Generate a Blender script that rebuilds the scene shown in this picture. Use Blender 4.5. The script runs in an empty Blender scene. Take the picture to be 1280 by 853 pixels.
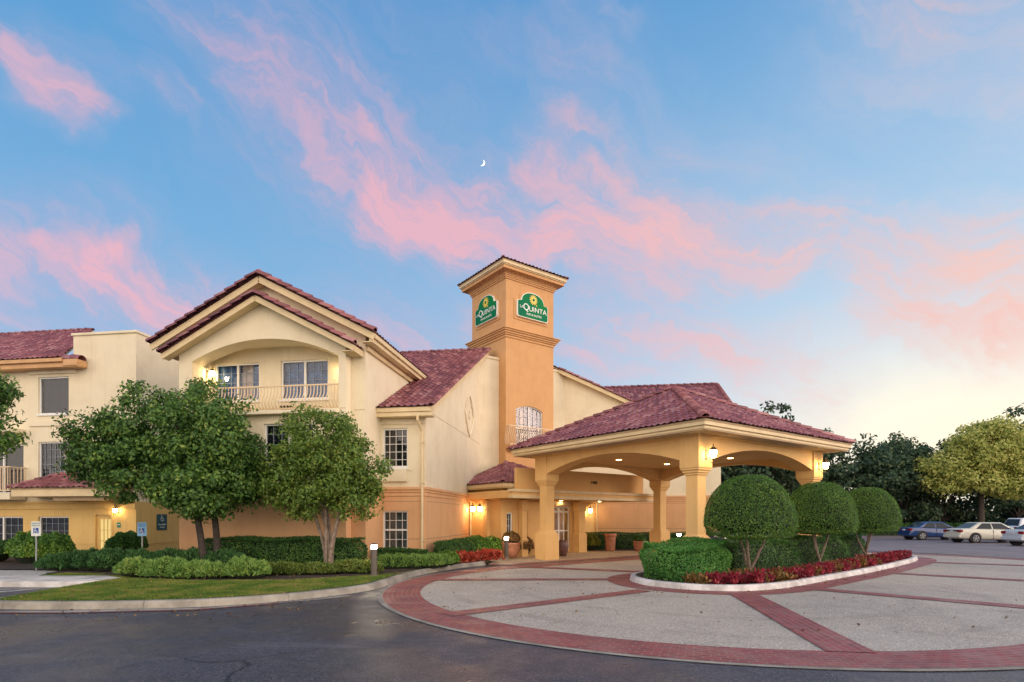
import bpy, bmesh, math, random
import numpy as np
from mathutils import Vector, Matrix

random.seed(7)
RNG = np.random.default_rng(11)
SC = bpy.context.scene
COL = SC.collection
R = math.radians

# ------------------------------------------------------------------ camera
cam_d = bpy.data.cameras.new("camera")
cam_d.sensor_width = 36.0
cam_d.lens = 706.0 / 1280.0 * 36.0
cam_d.shift_y = (648.0 - 426.5) / 1280.0
cam_d.clip_start = 0.1
cam_d.clip_end = 9000.0
cam = bpy.data.objects.new("camera", cam_d)
COL.objects.link(cam)
cam.location = (0.0, 0.0, 1.7)
cam.rotation_euler = (R(90), 0, 0)
SC.camera = cam

# ------------------------------------------------------------------ colour management
SC.view_settings.view_transform = 'Standard'
SC.view_settings.look = 'None'
SC.view_settings.gamma = 1.0
SC.view_settings.exposure = 0.0
SC.view_settings.use_curve_mapping = False
SC.cycles.use_denoising = True
SC.cycles.max_bounces = 8
SC.cycles.transparent_max_bounces = 12
SC.cycles.sample_clamp_indirect = 4.0

# ------------------------------------------------------------------ world
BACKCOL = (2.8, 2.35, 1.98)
SUN_EL, SUN_AZ = R(14.0), R(98.0)          # azimuth from +Y towards +X
world = bpy.data.worlds.new("World")
SC.world = world
world.use_nodes = True
NT = world.node_tree
NT.nodes.clear()


class NG:
    """small helper for building node graphs"""
    def __init__(s, nt): s.nt = nt
    def n(s, t, **kw):
        o = s.nt.nodes.new(t)
        for k, v in kw.items(): setattr(o, k, v)
        return o
    def put(s, sock, v):
        if isinstance(v, bpy.types.NodeSocket): s.nt.links.new(v, sock)
        else: sock.default_value = v
    def m(s, op, a, b=0.0, c=0.0, clamp=False):
        o = s.n('ShaderNodeMath', operation=op, use_clamp=clamp)
        s.put(o.inputs[0], a); s.put(o.inputs[1], b); s.put(o.inputs[2], c)
        return o.outputs[0]
    def smooth(s, v, lo, hi, a=0.0, b=1.0):
        o = s.n('ShaderNodeMapRange', interpolation_type='SMOOTHSTEP')
        s.put(o.inputs['Value'], v); s.put(o.inputs['From Min'], lo); s.put(o.inputs['From Max'], hi)
        s.put(o.inputs['To Min'], a); s.put(o.inputs['To Max'], b)
        return o.outputs[0]
    def mix(s, f, a, b, mode='MIX'):
        o = s.n('ShaderNodeMix', data_type='RGBA', blend_type=mode)
        s.put(o.inputs[0], f)
        for i, v in ((6, a), (7, b)):
            if not isinstance(v, bpy.types.NodeSocket) and len(v) == 3: v = (*v, 1.0)
            s.put(o.inputs[i], v)
        return o.outputs[2]
    def noise(s, vec, scale, detail=4.0, rough=0.55, dist=0.0):
        o = s.n('ShaderNodeTexNoise')
        if vec is not None: s.put(o.inputs['Vector'], vec)
        s.put(o.inputs['Scale'], scale); s.put(o.inputs['Detail'], detail)
        s.put(o.inputs['Roughness'], rough); s.put(o.inputs['Distortion'], dist)
        return o.outputs[0]
    def ramp(s, f, stops):
        o = s.n('ShaderNodeValToRGB')
        el = o.color_ramp.elements
        while len(el) < len(stops): el.new(0.5)
        for e, (p, c) in zip(el, stops):
            e.position = p; e.color = (*c, 1.0)
        s.put(o.inputs[0], f)
        return o.outputs[0]
    def comb(s, x, y, z):
        o = s.n('ShaderNodeCombineXYZ')
        s.put(o.inputs[0], x); s.put(o.inputs[1], y); s.put(o.inputs[2], z)
        return o.outputs[0]


def build_world():
    g = NG(NT)
    tc = g.n('ShaderNodeTexCoord')
    sep = g.n('ShaderNodeSeparateXYZ')
    g.put(sep.inputs[0], tc.outputs['Generated'])
    x, y, z = sep.outputs
    az = g.m('ARCTAN2', x, y)                       # 0 ahead, + to the right
    el = g.m('ARCSINE', g.m('MINIMUM', g.m('MAXIMUM', z, -1.0), 1.0))
    sky = g.n('ShaderNodeTexSky', sky_type='NISHITA', sun_disc=False)
    sky.sun_elevation = SUN_EL; sky.sun_rotation = SUN_AZ
    sky.air_density = 1.0; sky.dust_density = 1.2; sky.ozone_density = 3.0
    # slow twilight gradient: deep blue overhead and to the left, pale and warm where the sun went down
    base = g.ramp(g.m('DIVIDE', el, 1.2), [(0.0, (0.56, 0.58, 0.70)), (0.14, (0.36, 0.53, 0.76)), (0.36, (0.16, 0.43, 0.74)),
                                           (0.62, (0.085, 0.32, 0.66)), (1.0, (0.06, 0.22, 0.54))])
    daz = g.m('SUBTRACT', az, 0.72)
    wide = g.m('POWER', 2.718, g.m('MULTIPLY', g.m('MULTIPLY', daz, daz), -1.6))
    low = g.smooth(el, 0.95, 0.05)
    base = g.mix(g.m('MULTIPLY', g.m('MULTIPLY', wide, low), 0.74), base, (0.66, 0.84, 0.98))
    de = g.m('SUBTRACT', el, 0.10)
    gl = g.m('ADD', g.m('MULTIPLY', g.m('MULTIPLY', daz, daz), 7.0), g.m('MULTIPLY', g.m('MULTIPLY', de, de), 38.0))
    glow = g.m('POWER', 2.718, g.m('MULTIPLY', gl, -1.0))
    base = g.mix(g.m('MULTIPLY', glow, 0.95), base, (1.30, 1.12, 0.80))
    # warped coordinates for the cirrus
    wv = g.comb(g.m('MULTIPLY', az, 1.0), g.m('MULTIPLY', el, 1.0), 0.3)
    w1 = g.m('SUBTRACT', g.noise(wv, 3.0, 5.0, 0.6), 0.5)
    w2 = g.m('SUBTRACT', g.noise(g.comb(el, az, 4.1), 4.0, 5.0, 0.6), 0.5)
    A = g.m('ADD', az, g.m('MULTIPLY', w1, 0.30))
    E = g.m('ADD', el, g.m('MULTIPLY', w2, 0.22))
    def band(a0, e0, a1, e1, half, amount):
        dx, dy = a1 - a0, e1 - e0
        L2 = dx * dx + dy * dy
        t = g.m('ADD', g.m('MULTIPLY', g.m('SUBTRACT', A, a0), dx / L2), g.m('MULTIPLY', g.m('SUBTRACT', E, e0), dy / L2), clamp=True)
        qx = g.m('SUBTRACT', g.m('SUBTRACT', A, a0), g.m('MULTIPLY', t, dx))
        qy = g.m('SUBTRACT', g.m('SUBTRACT', E, e0), g.m('MULTIPLY', t, dy))
        d = g.m('SQRT', g.m('ADD', g.m('MULTIPLY', qx, qx), g.m('MULTIPLY', qy, qy)))
        return g.m('MULTIPLY', g.smooth(d, half, 0.0), amount)
    rot = g.n('ShaderNodeVectorRotate', rotation_type='Z_AXIS')
    g.put(rot.inputs['Vector'], g.comb(A, E, 0.0)); rot.inputs['Angle'].default_value = 0.42
    stv = g.n('ShaderNodeVectorMath', operation='MULTIPLY')
    g.put(stv.inputs[0], rot.outputs[0]); stv.inputs[1].default_value = (2.0, 6.0, 1.0)
    fib = g.noise(stv.outputs[0], 2.6, 9.0, 0.62, 0.5)
    fine = g.noise(stv.outputs[0], 9.0, 6.0, 0.6, 0.8)
    fib2 = g.m('ADD', g.smooth(fib, 0.26, 0.74, 0.0, 0.75), g.m('MULTIPLY', g.m('SUBTRACT', fine, 0.5), 0.45))
    def ae(px, py):
        s, t = (px - 640) / 706.0, (648 - py) / 706.0
        a = math.atan(s)
        return a, math.atan(t * math.cos(a))
    specs = [((215, 0), (330, 90), 0.075, 0.50), ((320, 80), (450, 165), 0.095, 0.60), ((440, 160), (560, 250), 0.11, 0.70),
             ((490, 240), (720, 285), 0.085, 1.05), ((520, 262), (700, 292), 0.045, 1.2), ((690, 265), (860, 320), 0.10, 0.95), ((840, 310), (990, 315), 0.075, 1.05),
             ((720, 215), (900, 280), 0.11, 0.62), ((330, 120), (520, 250), 0.17, 0.42), ((860, 270), (1010, 300), 0.10, 0.6),
             ((-80, 345), (120, 345), 0.055, 1.05), ((60, 350), (260, 385), 0.06, 0.85), ((-100, 390), (200, 400), 0.07, 0.6), ((250, 375), (580, 415), 0.08, 0.62), ((-60, 270), (160, 310), 0.06, 0.35),
             ((5, 85), (65, 135), 0.040, 0.75), ((190, 118), (235, 132), 0.035, 0.6), ((40, 60), (190, 115), 0.04, 0.30),
             ((1050, 345), (1180, 365), 0.075, 1.05), ((1150, 365), (1310, 375), 0.085, 1.05), ((1050, 395), (1300, 415), 0.07, 0.7), ((1190, 320), (1330, 300), 0.09, 0.62),
             ((740, 425), (1010, 480), 0.085, 0.72), ((690, 400), (800, 430), 0.06, 0.5), ((690, 60), (790, 200), 0.07, 0.42), ((765, 20), (785, 40), 0.025, 0.5),
             ((1090, 0), (1290, 90), 0.13, 0.42), ((520, 20), (760, 40), 0.08, 0.25), ((1180, 80), (1290, 160), 0.10, 0.28)]
    tot = None
    for p0, p1, h, k in specs:
        b = band(*ae(*p0), *ae(*p1), h * 1.75, k)
        tot = b if tot is None else g.m('MAXIMUM', tot, b)
    soft = g.smooth(g.noise(stv.outputs[0], 1.15, 3.0, 0.5, 0.3), 0.28, 0.66)
    tex = g.m('ADD', g.m('MULTIPLY', fib2, 0.55), g.m('MULTIPLY', soft, 0.65))
    stw = g.n('ShaderNodeVectorMath', operation='MULTIPLY'); g.put(stw.inputs[0], rot.outputs[0]); stw.inputs[1].default_value = (2.2, 13.0, 1.0)
    wisp = g.smooth(g.noise(stw.outputs[0], 2.4, 8.0, 0.64, 0.7), 0.32, 0.68, 0.62, 1.2)
    cl = g.m('MULTIPLY', g.m('MULTIPLY', g.m('POWER', tot, 1.15), g.m('ADD', tex, 0.12)), g.m('MULTIPLY', wisp, 1.12), clamp=True)
    loose = g.m('MULTIPLY', g.smooth(g.noise(stv.outputs[0], 0.9, 7.0, 0.6, 0.4), 0.50, 0.82), 0.26)
    cl = g.m('MAXIMUM', cl, loose)
    warm = g.smooth(az, -0.2, 0.9)
    pink = g.mix(warm, (0.88, 0.49, 0.57), (1.0, 0.63, 0.53))
    pale = g.mix(warm, (0.52, 0.48, 0.66), (0.86, 0.74, 0.76))
    ccol = g.mix(g.smooth(cl, 0.12, 0.62), pale, pink)
    up = g.smooth(el, -0.02, 0.03)
    # added sky brightness, unseen behind the camera, to light the building fronts
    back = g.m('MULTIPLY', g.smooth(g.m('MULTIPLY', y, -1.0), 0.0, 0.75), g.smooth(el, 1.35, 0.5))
    c = g.mix(g.m('MULTIPLY', cl, g.m('MULTIPLY', up, 0.95)), base, ccol)
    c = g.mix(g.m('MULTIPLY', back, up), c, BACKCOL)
    c = g.mix(up, (0.20, 0.18, 0.20), c)
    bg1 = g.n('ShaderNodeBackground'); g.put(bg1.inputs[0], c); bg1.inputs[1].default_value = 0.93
    bg2 = g.n('ShaderNodeBackground'); g.put(bg2.inputs[0], sky.outputs[0]); bg2.inputs[1].default_value = 0.012
    add = g.n('ShaderNodeAddShader')
    NT.links.new(bg1.outputs[0], add.inputs[0]); NT.links.new(bg2.outputs[0], add.inputs[1])
    out = g.n('ShaderNodeOutputWorld')
    NT.links.new(add.outputs[0], out.inputs[0])


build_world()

# ------------------------------------------------------------------ sun (below the cloud, last light: soft and weak)
sd = bpy.data.lights.new("sun", 'SUN')
sd.energy = 1.5
sd.angle = R(25)
sd.color = (1.0, 0.74, 0.60)
sun = bpy.data.objects.new("sun", sd)
COL.objects.link(sun)
_v = Vector((math.sin(SUN_AZ) * math.cos(SUN_EL), math.cos(SUN_AZ) * math.cos(SUN_EL), math.sin(SUN_EL)))
sun.rotation_euler = _v.to_track_quat('Z', 'Y').to_euler()


# ================================================================== materials
MATS = {}


def mat(name, col, rough=0.7, var=0.0, vscale=3.0, bump=0.0, bscale=60.0, metal=0.0, coat=0.0, col2=None, spec=0.5, detail=5.0):
    if name in MATS: return MATS[name]
    m = bpy.data.materials.new(name); m.use_nodes = True
    nt = m.node_tree; g = NG(nt)
    p = nt.nodes['Principled BSDF']
    p.inputs['Roughness'].default_value = rough
    p.inputs['Metallic'].default_value = metal
    p.inputs['Specular IOR Level'].default_value = spec
    p.inputs['Coat Weight'].default_value = coat
    tc = g.n('ShaderNodeTexCoord').outputs['Object']
    if var > 0:
        c2 = col2 if col2 else tuple(c * (1 - var) for c in col)
        f = g.smooth(g.noise(tc, vscale, detail, 0.62), 0.34, 0.68)
        g.put(p.inputs['Base Color'], g.mix(f, c2, col))
    else:
        p.inputs['Base Color'].default_value = (*col, 1)
    if bump > 0:
        b = g.n('ShaderNodeBump'); b.inputs['Distance'].default_value = 0.02
        b.inputs['Strength'].default_value = bump
        g.put(b.inputs['Height'], g.noise(tc, bscale, 4.0, 0.6))
        g.put(p.inputs['Normal'], b.outputs[0])
    MATS[name] = m
    return m


def stucco(name, col, dirt=(0.5, 0.46, 0.38), amt=0.2):
    """painted render: fine grain, faint patchiness, vertical weather streaks"""
    if name in MATS: return MATS[name]
    m = bpy.data.materials.new(name); m.use_nodes = True
    nt = m.node_tree; g = NG(nt); p = nt.nodes['Principled BSDF']
    p.inputs['Roughness'].default_value = 0.86
    p.inputs['Specular IOR Level'].default_value = 0.25
    tc = g.n('ShaderNodeTexCoord').outputs['Object']
    sc = g.n('ShaderNodeVectorMath', operation='MULTIPLY'); g.put(sc.inputs[0], tc); sc.inputs[1].default_value = (5.0, 5.0, 0.35)
    streak = g.smooth(g.noise(sc.outputs[0], 1.2, 5.0, 0.6), 0.50, 0.78)
    blot = g.smooth(g.noise(tc, 1.1, 7.0, 0.62), 0.40, 0.72)
    fine = g.noise(tc, 45.0, 3.0, 0.6)
    dk = tuple(c * d for c, d in zip(col, (0.90, 0.88, 0.86)))
    lt = tuple(min(0.95, c * 1.06) for c in col)
    c = g.mix(blot, col, dk)
    c = g.mix(g.m('MULTIPLY', streak, amt), c, tuple(a * b for a, b in zip(col, dirt)))
    c = g.mix(g.m('MULTIPLY', g.smooth(fine, 0.4, 0.7), 0.35), c, lt)
    g.put(p.inputs['Base Color'], c)
    b = g.n('ShaderNodeBump'); b.inputs['Strength'].default_value = 0.35; b.inputs['Distance'].default_value = 0.012
    g.put(b.inputs['Height'], g.noise(tc, 55.0, 5.0, 0.65)); g.put(p.inputs['Normal'], b.outputs[0])
    MATS[name] = m
    return m


def glass(name, tint=(0.9, 0.95, 1.0), refl=0.03):
    if name in MATS: return MATS[name]
    m = bpy.data.materials.new(name); m.use_nodes = True
    nt = m.node_tree; g = NG(nt); nt.nodes.clear()
    tr = g.n('ShaderNodeBsdfTransparent'); tr.inputs[0].default_value = (*tint, 1)
    gl = g.n('ShaderNodeBsdfGlossy'); gl.inputs['Roughness'].default_value = 0.02
    b = g.n('ShaderNodeBump'); b.inputs['Strength'].default_value = 0.06; b.inputs['Distance'].default_value = 0.02
    g.put(b.inputs['Height'], g.noise(g.n('ShaderNodeTexCoord').outputs['Object'], 2.2, 2.0))
    g.put(gl.inputs['Normal'], b.outputs[0])
    fr = g.n('ShaderNodeFresnel'); fr.inputs[0].default_value = 1.5
    f = g.m('ADD', g.m('MULTIPLY', fr.outputs[0], 0.9), refl, clamp=True)
    mx = g.n('ShaderNodeMixShader'); g.put(mx.inputs[0], f)
    nt.links.new(tr.outputs[0], mx.inputs[1]); nt.links.new(gl.outputs[0], mx.inputs[2])
    o = g.n('ShaderNodeOutputMaterial'); nt.links.new(mx.outputs[0], o.inputs[0])
    MATS[name] = m
    return m


def emit(name, col, strength):
    if name in MATS: return MATS[name]
    m = bpy.data.materials.new(name); m.use_nodes = True
    nt = m.node_tree; g = NG(nt); nt.nodes.clear()
    e = g.n('ShaderNodeEmission'); e.inputs[0].default_value = (*col, 1); e.inputs[1].default_value = strength
    o = g.n('ShaderNodeOutputMaterial'); nt.links.new(e.outputs[0], o.inputs[0])
    MATS[name] = m
    return m


def leafmat(name, stops, trans=0.30, rough=0.45, spec=0.35, patch=0.32):
    """every leaf is its own island, so each one takes its own green"""
    if name in MATS: return MATS[name]
    m = bpy.data.materials.new(name); m.use_nodes = True
    nt = m.node_tree; g = NG(nt); p = nt.nodes['Principled BSDF']
    geo = g.n('ShaderNodeNewGeometry')
    tc = g.n('ShaderNodeTexCoord').outputs['Object']
    big = g.smooth(g.noise(tc, 1.6, 4.0, 0.6), 0.3, 0.7)
    f = g.m('ADD', g.m('MULTIPLY', geo.outputs['Random Per Island'], 1.0 - patch), g.m('MULTIPLY', big, patch), clamp=True)
    c = g.ramp(f, stops)
    g.put(p.inputs['Base Color'], c)
    p.inputs['Roughness'].default_value = rough
    p.inputs['Specular IOR Level'].default_value = spec
    t = g.n('ShaderNodeBsdfTranslucent'); g.put(t.inputs[0], c)
    mx = g.n('ShaderNodeMixShader'); mx.inputs[0].default_value = trans
    nt.links.new(p.outputs[0], mx.inputs[1]); nt.links.new(t.outputs[0], mx.inputs[2])
    nt.links.new(mx.outputs[0], nt.nodes['Material Output'].inputs[0])
    MATS[name] = m
    return m


CREAM = stucco('cream_stucco', (0.80, 0.71, 0.51))
PINK = stucco('pale_stucco', (0.80, 0.64, 0.50))
PEACH = stucco('peach_stucco', (0.74, 0.43, 0.22), amt=0.2)
OCHRE = stucco('ochre_stucco', (0.76, 0.52, 0.20), amt=0.3)
ORANGE = stucco('orange_stucco', (0.64, 0.365, 0.165), amt=0.2)
PORCH = stucco('golden_stucco', (0.78, 0.50, 0.205), amt=0.15)
TRIM = mat('cream_trim', (0.78, 0.62, 0.36), 0.6, 0.15, 1.5, 0.15, 80)
SOFFIT = mat('soffit_paint', (0.55, 0.40, 0.24), 0.8, 0.15, 2.0)
WHITE = mat('white_vinyl', (0.80, 0.80, 0.76), 0.45)
GBAR = mat('grey_glazing_bar', (0.30, 0.36, 0.42), 0.5)
RAILM = mat('cream_rail_metal', (0.72, 0.56, 0.36), 0.5)
GLASS = glass('window_glass')
DARKIN = mat('dark_room', (0.012, 0.014, 0.018), 0.9)
CUR_B = mat('blue_grey_drape', (0.08, 0.20, 0.44), 0.9, 0.5, 5.0)
CUR_D = mat('dark_drape', (0.014, 0.022, 0.045), 0.9, 0.6, 4.0)
CUR_G = mat('grey_drape', (0.16, 0.18, 0.15), 0.9, 0.4, 4.0)
CUR_W = mat('warm_drape', (0.62, 0.46, 0.36), 0.9, 0.3, 4.0)
CUR_V = mat('lilac_drape', (0.42, 0.34, 0.42), 0.9, 0.4, 4.0)
BRONZE = mat('bronze_metal', (0.22, 0.16, 0.08), 0.45, metal=0.7)
CONC = mat('kerb_concrete', (0.40, 0.365, 0.30), 0.85, 0.45, 1.6, 0.4, 40)
KERBW = mat('painted_kerb', (0.74, 0.72, 0.70), 0.75, 0.35, 2.2, 0.4, 30, col2=(0.44, 0.42, 0.40))
MULCH = mat('bark_mulch', (0.07, 0.045, 0.032), 0.95, 0.6, 14, 1.0, 30)
TERRA = mat('terracotta', (0.50, 0.21, 0.12), 0.75, 0.3, 5, 0.2, 40)
TERRAD = mat('dark_glazed_clay', (0.14, 0.065, 0.055), 0.4, 0.3, 6)
BARK = mat('bark', (0.20, 0.155, 0.12), 0.9, 0.55, 9, 1.0, 26)
BARKD = mat('dark_bark', (0.07, 0.055, 0.045), 0.9, 0.5, 9, 1.0, 26)
BARKP = mat('pale_bark', (0.28, 0.215, 0.165), 0.9, 0.5, 9, 0.8, 26)
LAMP = emit('lamp_glow', (1.0, 0.72, 0.36), 72.0)
LAMPW = emit('bollard_glow', (1.0, 0.84, 0.60), 90.0)
DOWN = emit('downlight_glow', (1.0, 0.66, 0.30), 26.0)
STEEL = mat('galvanised_steel', (0.36, 0.38, 0.38), 0.5, metal=0.6)


def roof_mat():
    m = bpy.data.materials.new('mauve_clay_tile'); m.use_nodes = True
    nt = m.node_tree; g = NG(nt); p = nt.nodes['Principled BSDF']
    tc = g.n('ShaderNodeTexCoord')
    uv = tc.outputs['UV']
    sep = g.n('ShaderNodeSeparateXYZ'); g.put(sep.inputs[0], uv)
    # one random tint per tile: cell ids come from the tile's own uv
    cell = g.comb(g.m('FLOOR', sep.outputs[0]), g.m('FLOOR', sep.outputs[1]), 0.0)
    wn = g.n('ShaderNodeTexWhiteNoise', noise_dimensions='2D'); g.put(wn.inputs['Vector'], cell)
    c = g.ramp(wn.outputs[0], [(0.0, (0.180, 0.060, 0.068)), (0.4, (0.260, 0.088, 0.096)), (0.8, (0.340, 0.125, 0.130)), (1.0, (0.42, 0.21, 0.20))])
    st = g.smooth(g.noise(tc.outputs['Object'], 0.9, 6.0, 0.65), 0.45, 0.75)
    c = g.mix(g.m('MULTIPLY', st, 0.45), c, (0.09, 0.032, 0.05))
    g.put(p.inputs['Base Color'], c)
    p.inputs['Roughness'].default_value = 0.55
    p.inputs['Specular IOR Level'].default_value = 0.45
    return m


ROOF = roof_mat()


def brick_mat(name, a, b, mortar, scale):
    m = bpy.data.materials.new(name); m.use_nodes = True
    nt = m.node_tree; g = NG(nt); p = nt.nodes['Principled BSDF']
    tc = g.n('ShaderNodeTexCoord')
    br = g.n('ShaderNodeTexBrick')
    g.put(br.inputs['Vector'], tc.outputs['UV'])
    br.inputs['Scale'].default_value = scale
    br.inputs['Color1'].default_value = (*a, 1); br.inputs['Color2'].default_value = (*b, 1); br.inputs['Mortar'].default_value = (*mortar, 1)
    br.inputs['Mortar Size'].default_value = 0.028; br.inputs['Brick Width'].default_value = 0.5; br.inputs['Row Height'].default_value = 0.25
    br.inputs['Bias'].default_value = -0.1
    n = g.smooth(g.noise(tc.outputs['Object'], 2.0, 7.0, 0.65), 0.42, 0.75)
    c = g.mix(g.m('MULTIPLY', n, 0.55), br.outputs[0], (0.33, 0.19, 0.17))
    c = g.mix(g.m('MULTIPLY', g.smooth(g.noise(tc.outputs['Object'], 0.7, 4.0), 0.5, 0.8), 0.5), c, (0.10, 0.035, 0.04))
    g.put(p.inputs['Base Color'], c)
    rg = g.smooth(g.noise(tc.outputs['Object'], 1.4, 4.0), 0.3, 0.7, 0.38, 0.68)
    g.put(p.inputs['Roughness'], rg)
    bp = g.n('ShaderNodeBump'); bp.inputs['Strength'].default_value = 0.6; bp.inputs['Distance'].default_value = 0.01
    g.put(bp.inputs['Height'], g.m('SUBTRACT', g.noise(tc.outputs['Object'], 50, 3), br.outputs[1])); g.put(p.inputs['Normal'], bp.outputs[0])
    return m


BRICK = brick_mat('red_paver', (0.33, 0.058, 0.056), (0.20, 0.040, 0.042), (0.30, 0.16, 0.14), 2.4)


def ground_mat(name, base, light, dark, speck, rough_lo, rough_hi, bump, cracks=0.0, stains=0.0):
    m = bpy.data.materials.new(name); m.use_nodes = True
    nt = m.node_tree; g = NG(nt); p = nt.nodes['Principled BSDF']
    tc = g.n('ShaderNodeTexCoord').outputs['Object']
    big = g.smooth(g.noise(tc, 0.22, 6.0, 0.6, 0.6), 0.38, 0.70)
    mid = g.smooth(g.noise(tc, 1.7, 7.0, 0.65), 0.42, 0.74)
    v = g.n('ShaderNodeTexVoronoi'); g.put(v.inputs['Vector'], tc); v.inputs['Scale'].default_value = speck
    sp = g.n('ShaderNodeSeparateColor'); g.put(sp.inputs[0], v.outputs['Color'])
    c = g.mix(big, base, dark)
    c = g.mix(g.m('MULTIPLY', mid, 0.45), c, light)
    c = g.mix(g.smooth(sp.outputs[0], 0.70, 0.95, 0.0, 0.6), c, tuple(min(1, q * 2.0) for q in light))
    c = g.mix(g.smooth(sp.outputs[1], 0.75, 0.95, 0.0, 0.6), c, tuple(q * 0.45 for q in dark))
    if stains:
        s1 = g.smooth(g.noise(tc, 0.55, 8.0, 0.7, 1.5), 0.52, 0.74)
        c = g.mix(g.m('MULTIPLY', s1, stains), c, tuple(q * 0.62 for q in dark))
        s2 = g.smooth(g.noise(tc, 3.1, 3.0, 0.5), 0.68, 0.76)
        c = g.mix(g.m('MULTIPLY', s2, stains), c, tuple(q * 0.5 for q in dark))
        # tyre paths: faint darker arcs round the island
        dv = g.n('ShaderNodeVectorMath', operation='DISTANCE'); g.put(dv.inputs[0], tc); dv.inputs[1].default_value = (4.56, 13.9, 0.0)
        for rr in (4.4, 5.9):
            arc = g.smooth(g.m('ABSOLUTE', g.m('SUBTRACT', dv.outputs['Value'], g.m('ADD', rr - 0.25, g.m('MULTIPLY', g.noise(tc, 0.3, 2.0), 0.5)))), 0.22, 0.05)
            c = g.mix(g.m('MULTIPLY', g.m('MULTIPLY', arc, g.smooth(g.noise(tc, 0.8, 6.0, 0.65), 0.35, 0.7)), 0.35), c, tuple(q * 0.6 for q in dark))
    if cracks:
        wp = g.n('ShaderNodeVectorMath', operation='ADD'); g.put(wp.inputs[0], tc)
        nz = g.n('ShaderNodeTexNoise'); g.put(nz.inputs['Vector'], tc); nz.inputs['Scale'].default_value = 0.9; nz.inputs['Detail'].default_value = 6.0
        g.put(wp.inputs[1], nz.outputs['Color'])
        cv = g.n('ShaderNodeTexVoronoi', feature='DISTANCE_TO_EDGE'); g.put(cv.inputs['Vector'], wp.outputs[0]); cv.inputs['Scale'].default_value = 0.33
        line = g.m('MULTIPLY', g.smooth(cv.outputs['Distance'], 0.010, 0.003), g.smooth(g.noise(tc, 0.4, 3.0), 0.42, 0.62))
        c = g.mix(g.m('MULTIPLY', line, cracks), c, tuple(q * 0.35 for q in dark))
        st = g.n('ShaderNodeVectorMath', operation='MULTIPLY'); g.put(st.inputs[0], tc); st.inputs[1].default_value = (0.35, 1.6, 1.0)
        sheen = g.smooth(g.noise(st.outputs[0], 1.1, 7.0, 0.68, 1.0), 0.56, 0.72)
        c = g.mix(g.m('MULTIPLY', sheen, 0.55), c, tuple(q * 1.9 for q in light))  # pale streak reflections painted into the pavement colour
    g.put(p.inputs['Base Color'], c)
    g.put(p.inputs['Roughness'], g.smooth(g.noise(tc, 0.5, 5.0, 0.6), 0.35, 0.7, rough_lo, rough_hi))
    b = g.n('ShaderNodeBump'); b.inputs['Strength'].default_value = bump; b.inputs['Distance'].default_value = 0.01
    g.put(b.inputs['Height'], v.outputs['Distance']); g.put(p.inputs['Normal'], b.outputs[0])
    return m


ASPHALT = ground_mat('dark_asphalt', (0.058, 0.058, 0.074), (0.096, 0.092, 0.104), (0.034, 0.034, 0.047), 60, 0.26, 0.66, 0.45, 0.8)
AGGREG = ground_mat('exposed_aggregate', (0.43, 0.375, 0.305), (0.50, 0.44, 0.36), (0.31, 0.27, 0.225), 75, 0.55, 0.85, 0.35, 0.0, 0.5)
LOTM = ground_mat('lot_pavement', (0.20, 0.165, 0.175), (0.27, 0.22, 0.22), (0.14, 0.12, 0.13), 60, 0.4, 0.7, 0.3, 0.6, 0.4)
WALKM = ground_mat('tan_walk', (0.47, 0.37, 0.25), (0.54, 0.43, 0.30), (0.36, 0.28, 0.20), 40, 0.6, 0.8, 0.3)
GREYW = ground_mat('grey_walk', (0.44, 0.42, 0.40), (0.52, 0.50, 0.47), (0.34, 0.33, 0.32), 40, 0.6, 0.85, 0.3)
SOILG = mat('lawn_soil', (0.06, 0.10, 0.022), 0.95, 0.5, 1.3, 0.8, 40, col2=(0.12, 0.10, 0.05))
REDP = mat('faded_red_paint', (0.30, 0.055, 0.06), 0.7, 0.6, 5.0, col2=(0.12, 0.05, 0.05))
WHITEP = mat('white_line_paint', (0.62, 0.62, 0.60), 0.7, 0.5, 6.0, col2=(0.35, 0.35, 0.35))


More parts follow.
